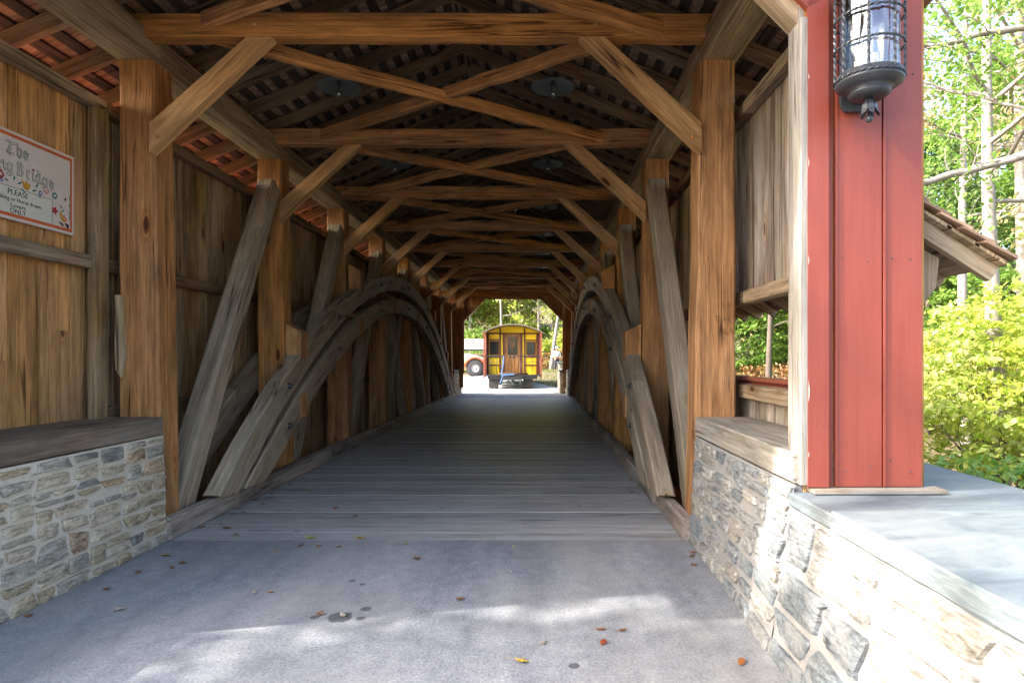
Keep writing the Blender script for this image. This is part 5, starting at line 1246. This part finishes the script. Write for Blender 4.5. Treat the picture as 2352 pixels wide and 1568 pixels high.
# wood beyond: a few kinds of tree, then copies of each
kinds = []
for k, (lm, bk, nm, lb, sd) in enumerate(((M['lf_green'], M['bark'], 'broadleaf_tree', 'green broadleaf tree', 51), (M['lf_mix'], M['bark'], 'autumn_tree', 'turning brown and green tree', 52), (M['lf_lime'], M['bark'], 'yellowing_tree', 'yellow green tree', 53), (M['lf_olive'], M['barkd'], 'dark_tree', 'dark green tree', 54))):
    kinds.append(make_tree(nm, (0, 0, 0), lb, 'tree', 13, .17, .12, 3.6, 150, 15000, .26, lm, bk, sd, GR, crad=1.25, limbs=20))
index_kids()
first = [True]*4
def put(k, x, y, s=1.0, place=''):
    o = kinds[k] if first[k] else copy_thing(kinds[k], (0, 0, 0)); first[k] = False
    o.location = at_ground(x, y, -.2); o.rotation_euler = (0, 0, random.uniform(0, 6.28)); o.scale = (s*random.uniform(.9, 1.1), s*random.uniform(.9, 1.1), s)
    o['label'] = ('green broadleaf tree ', 'brown and green autumn tree ', 'yellow green tree ', 'dark green tree ')[k]+place; o['category'] = 'tree'; o['group'] = GR
    return o
far = [(1, -9.5, 58, 1.0, 'at the far left behind the telehandler boom'), (0, -6.0, 57, .9, 'right of the brown tree behind the telehandler'), (1, -4.2, 62, 1.0, 'above the left edge of the caravan roof'), (2, -1.6, 60, 1.05, 'above the middle of the caravan roof'), (3, .2, 66, 1.0, 'dark between the bright trees above the caravan'), (0, 1.6, 58, .9, 'above the right edge of the caravan roof'), (2, 3.3, 54, .85, 'above the standing person'), (2, 5.6, 60, 1.0, 'right of the standing person behind the far post'), (1, -13, 68, 1.2, 'farthest left on the far slope'), (0, 8.5, 64, 1.1, 'farthest right on the far slope'),
       (1, -3, 76, 1.3, 'high on the slope left of centre'), (2, 2.5, 78, 1.3, 'high on the slope right of centre'), (0, -8, 80, 1.3, 'high on the slope at left')]
for a in far: put(*a)
rt = [(3, 14, 22, .75, 'right of the portal, low behind the pale trunks'), (0, 18, 24, .9, 'behind the forked trunk at the right edge'), (3, 19, 31, 1.0, 'far behind the awning tip'), (2, 13.2, 27, .6, 'low behind the slender pale trunk'), (0, 24, 31, 1.0, 'far right of the portal'), (0, 8.5, 27, .8, 'seen through the window, left part'), (3, 11.2, 31, .9, 'seen through the window, right part'), (1, 15, 36, 1.0, 'far beyond the side window'), (0, 21, 19, .85, 'at the right edge of the photo'), (3, 27, 24, 1.0, 'beyond the right edge trees')]
for a in rt: put(*a)
# slim pale trunks in front of the far wood
for k, (x, y, ln_) in enumerate(((-2.9, 52, (0, 0)), (.25, 53, (.01, 0)), (1.2, 49.5, (.16, 0)))):
    make_tree('slim_trunk_tree', at_ground(x, y), ('slim pale trunk above the left part of the caravan roof', 'slim grey trunk above the right part of the caravan roof', 'leaning pale trunk between caravan and person')[k], 'tree', 11, .13 if k < 2 else .16, .4, 2.6, 25, 1200, .2, M['lf_lime'], M['bark'], 70+k, GR, lean=ln_, limbs=7)
bush('far_bush', (-8, 54, 1.2), (4.5, 2, 2.2), 5000, .2, M['lf_green'], 'green bushes behind the telehandler', 41, 10, BG)
bush('far_bush', (3.2, 52, 1.2), (3.0, 1.2, 1.3), 3500, .18, M['lf_brown'], 'russet bushes behind the standing person', 42, 10, BG)
bush('far_bush', (0, 55, 1.5), (3.5, 1.5, 2.2), 4500, .2, M['lf_lime'], 'yellow green bushes behind the caravan', 43, 10, BG)
# grass beyond the far end, right of the road
gm = MB(); rnd = random.Random(12)
for _ in range(9000):
    x = rnd.uniform(-1.0, 6.5); y = rnd.uniform(29.5, 50)
    if x < 1.32-.1*smooth(27, 30, y)-1.5*smooth(30, 38, y)-9*smooth(38, 60, y)+.05: continue
    z = hgt(x, y); a = rnd.uniform(0, 3.14); hh = rnd.uniform(.05, .13); b_ = len(gm.v); dx, dy = .02*math.cos(a), .02*math.sin(a)
    gm.v += [(x-dx, y-dy, z), (x+dx, y+dy, z), (x+rnd.gauss(0, .04), y+rnd.gauss(0, .04), z+hh)]; gm.face((b_, b_+1, b_+2), rnd.random())
tag(build('grass', gm, M['grassmat'], fr=Matrix()), 'short grass bank right of the far road', 'grass', kind='stuff')
# trees standing left of the picture whose crowns dapple the sun on the road and wall
def shade_tree(x, y, H, seed, label, sp=3.2, nl=3200, c0=.45): return make_tree('shade_tree', at_ground(x, y), label, 'tree', H, .2, c0, sp, 125, nl, .30, M['lf_green'], M['bark'], seed, GR, crad=1.1, limbs=9)
shade_tree(-18.0, -1.1, 20, 81, 'roadside tree left of the camera, shading the near road', sp=3.6, nl=5600, c0=.42)
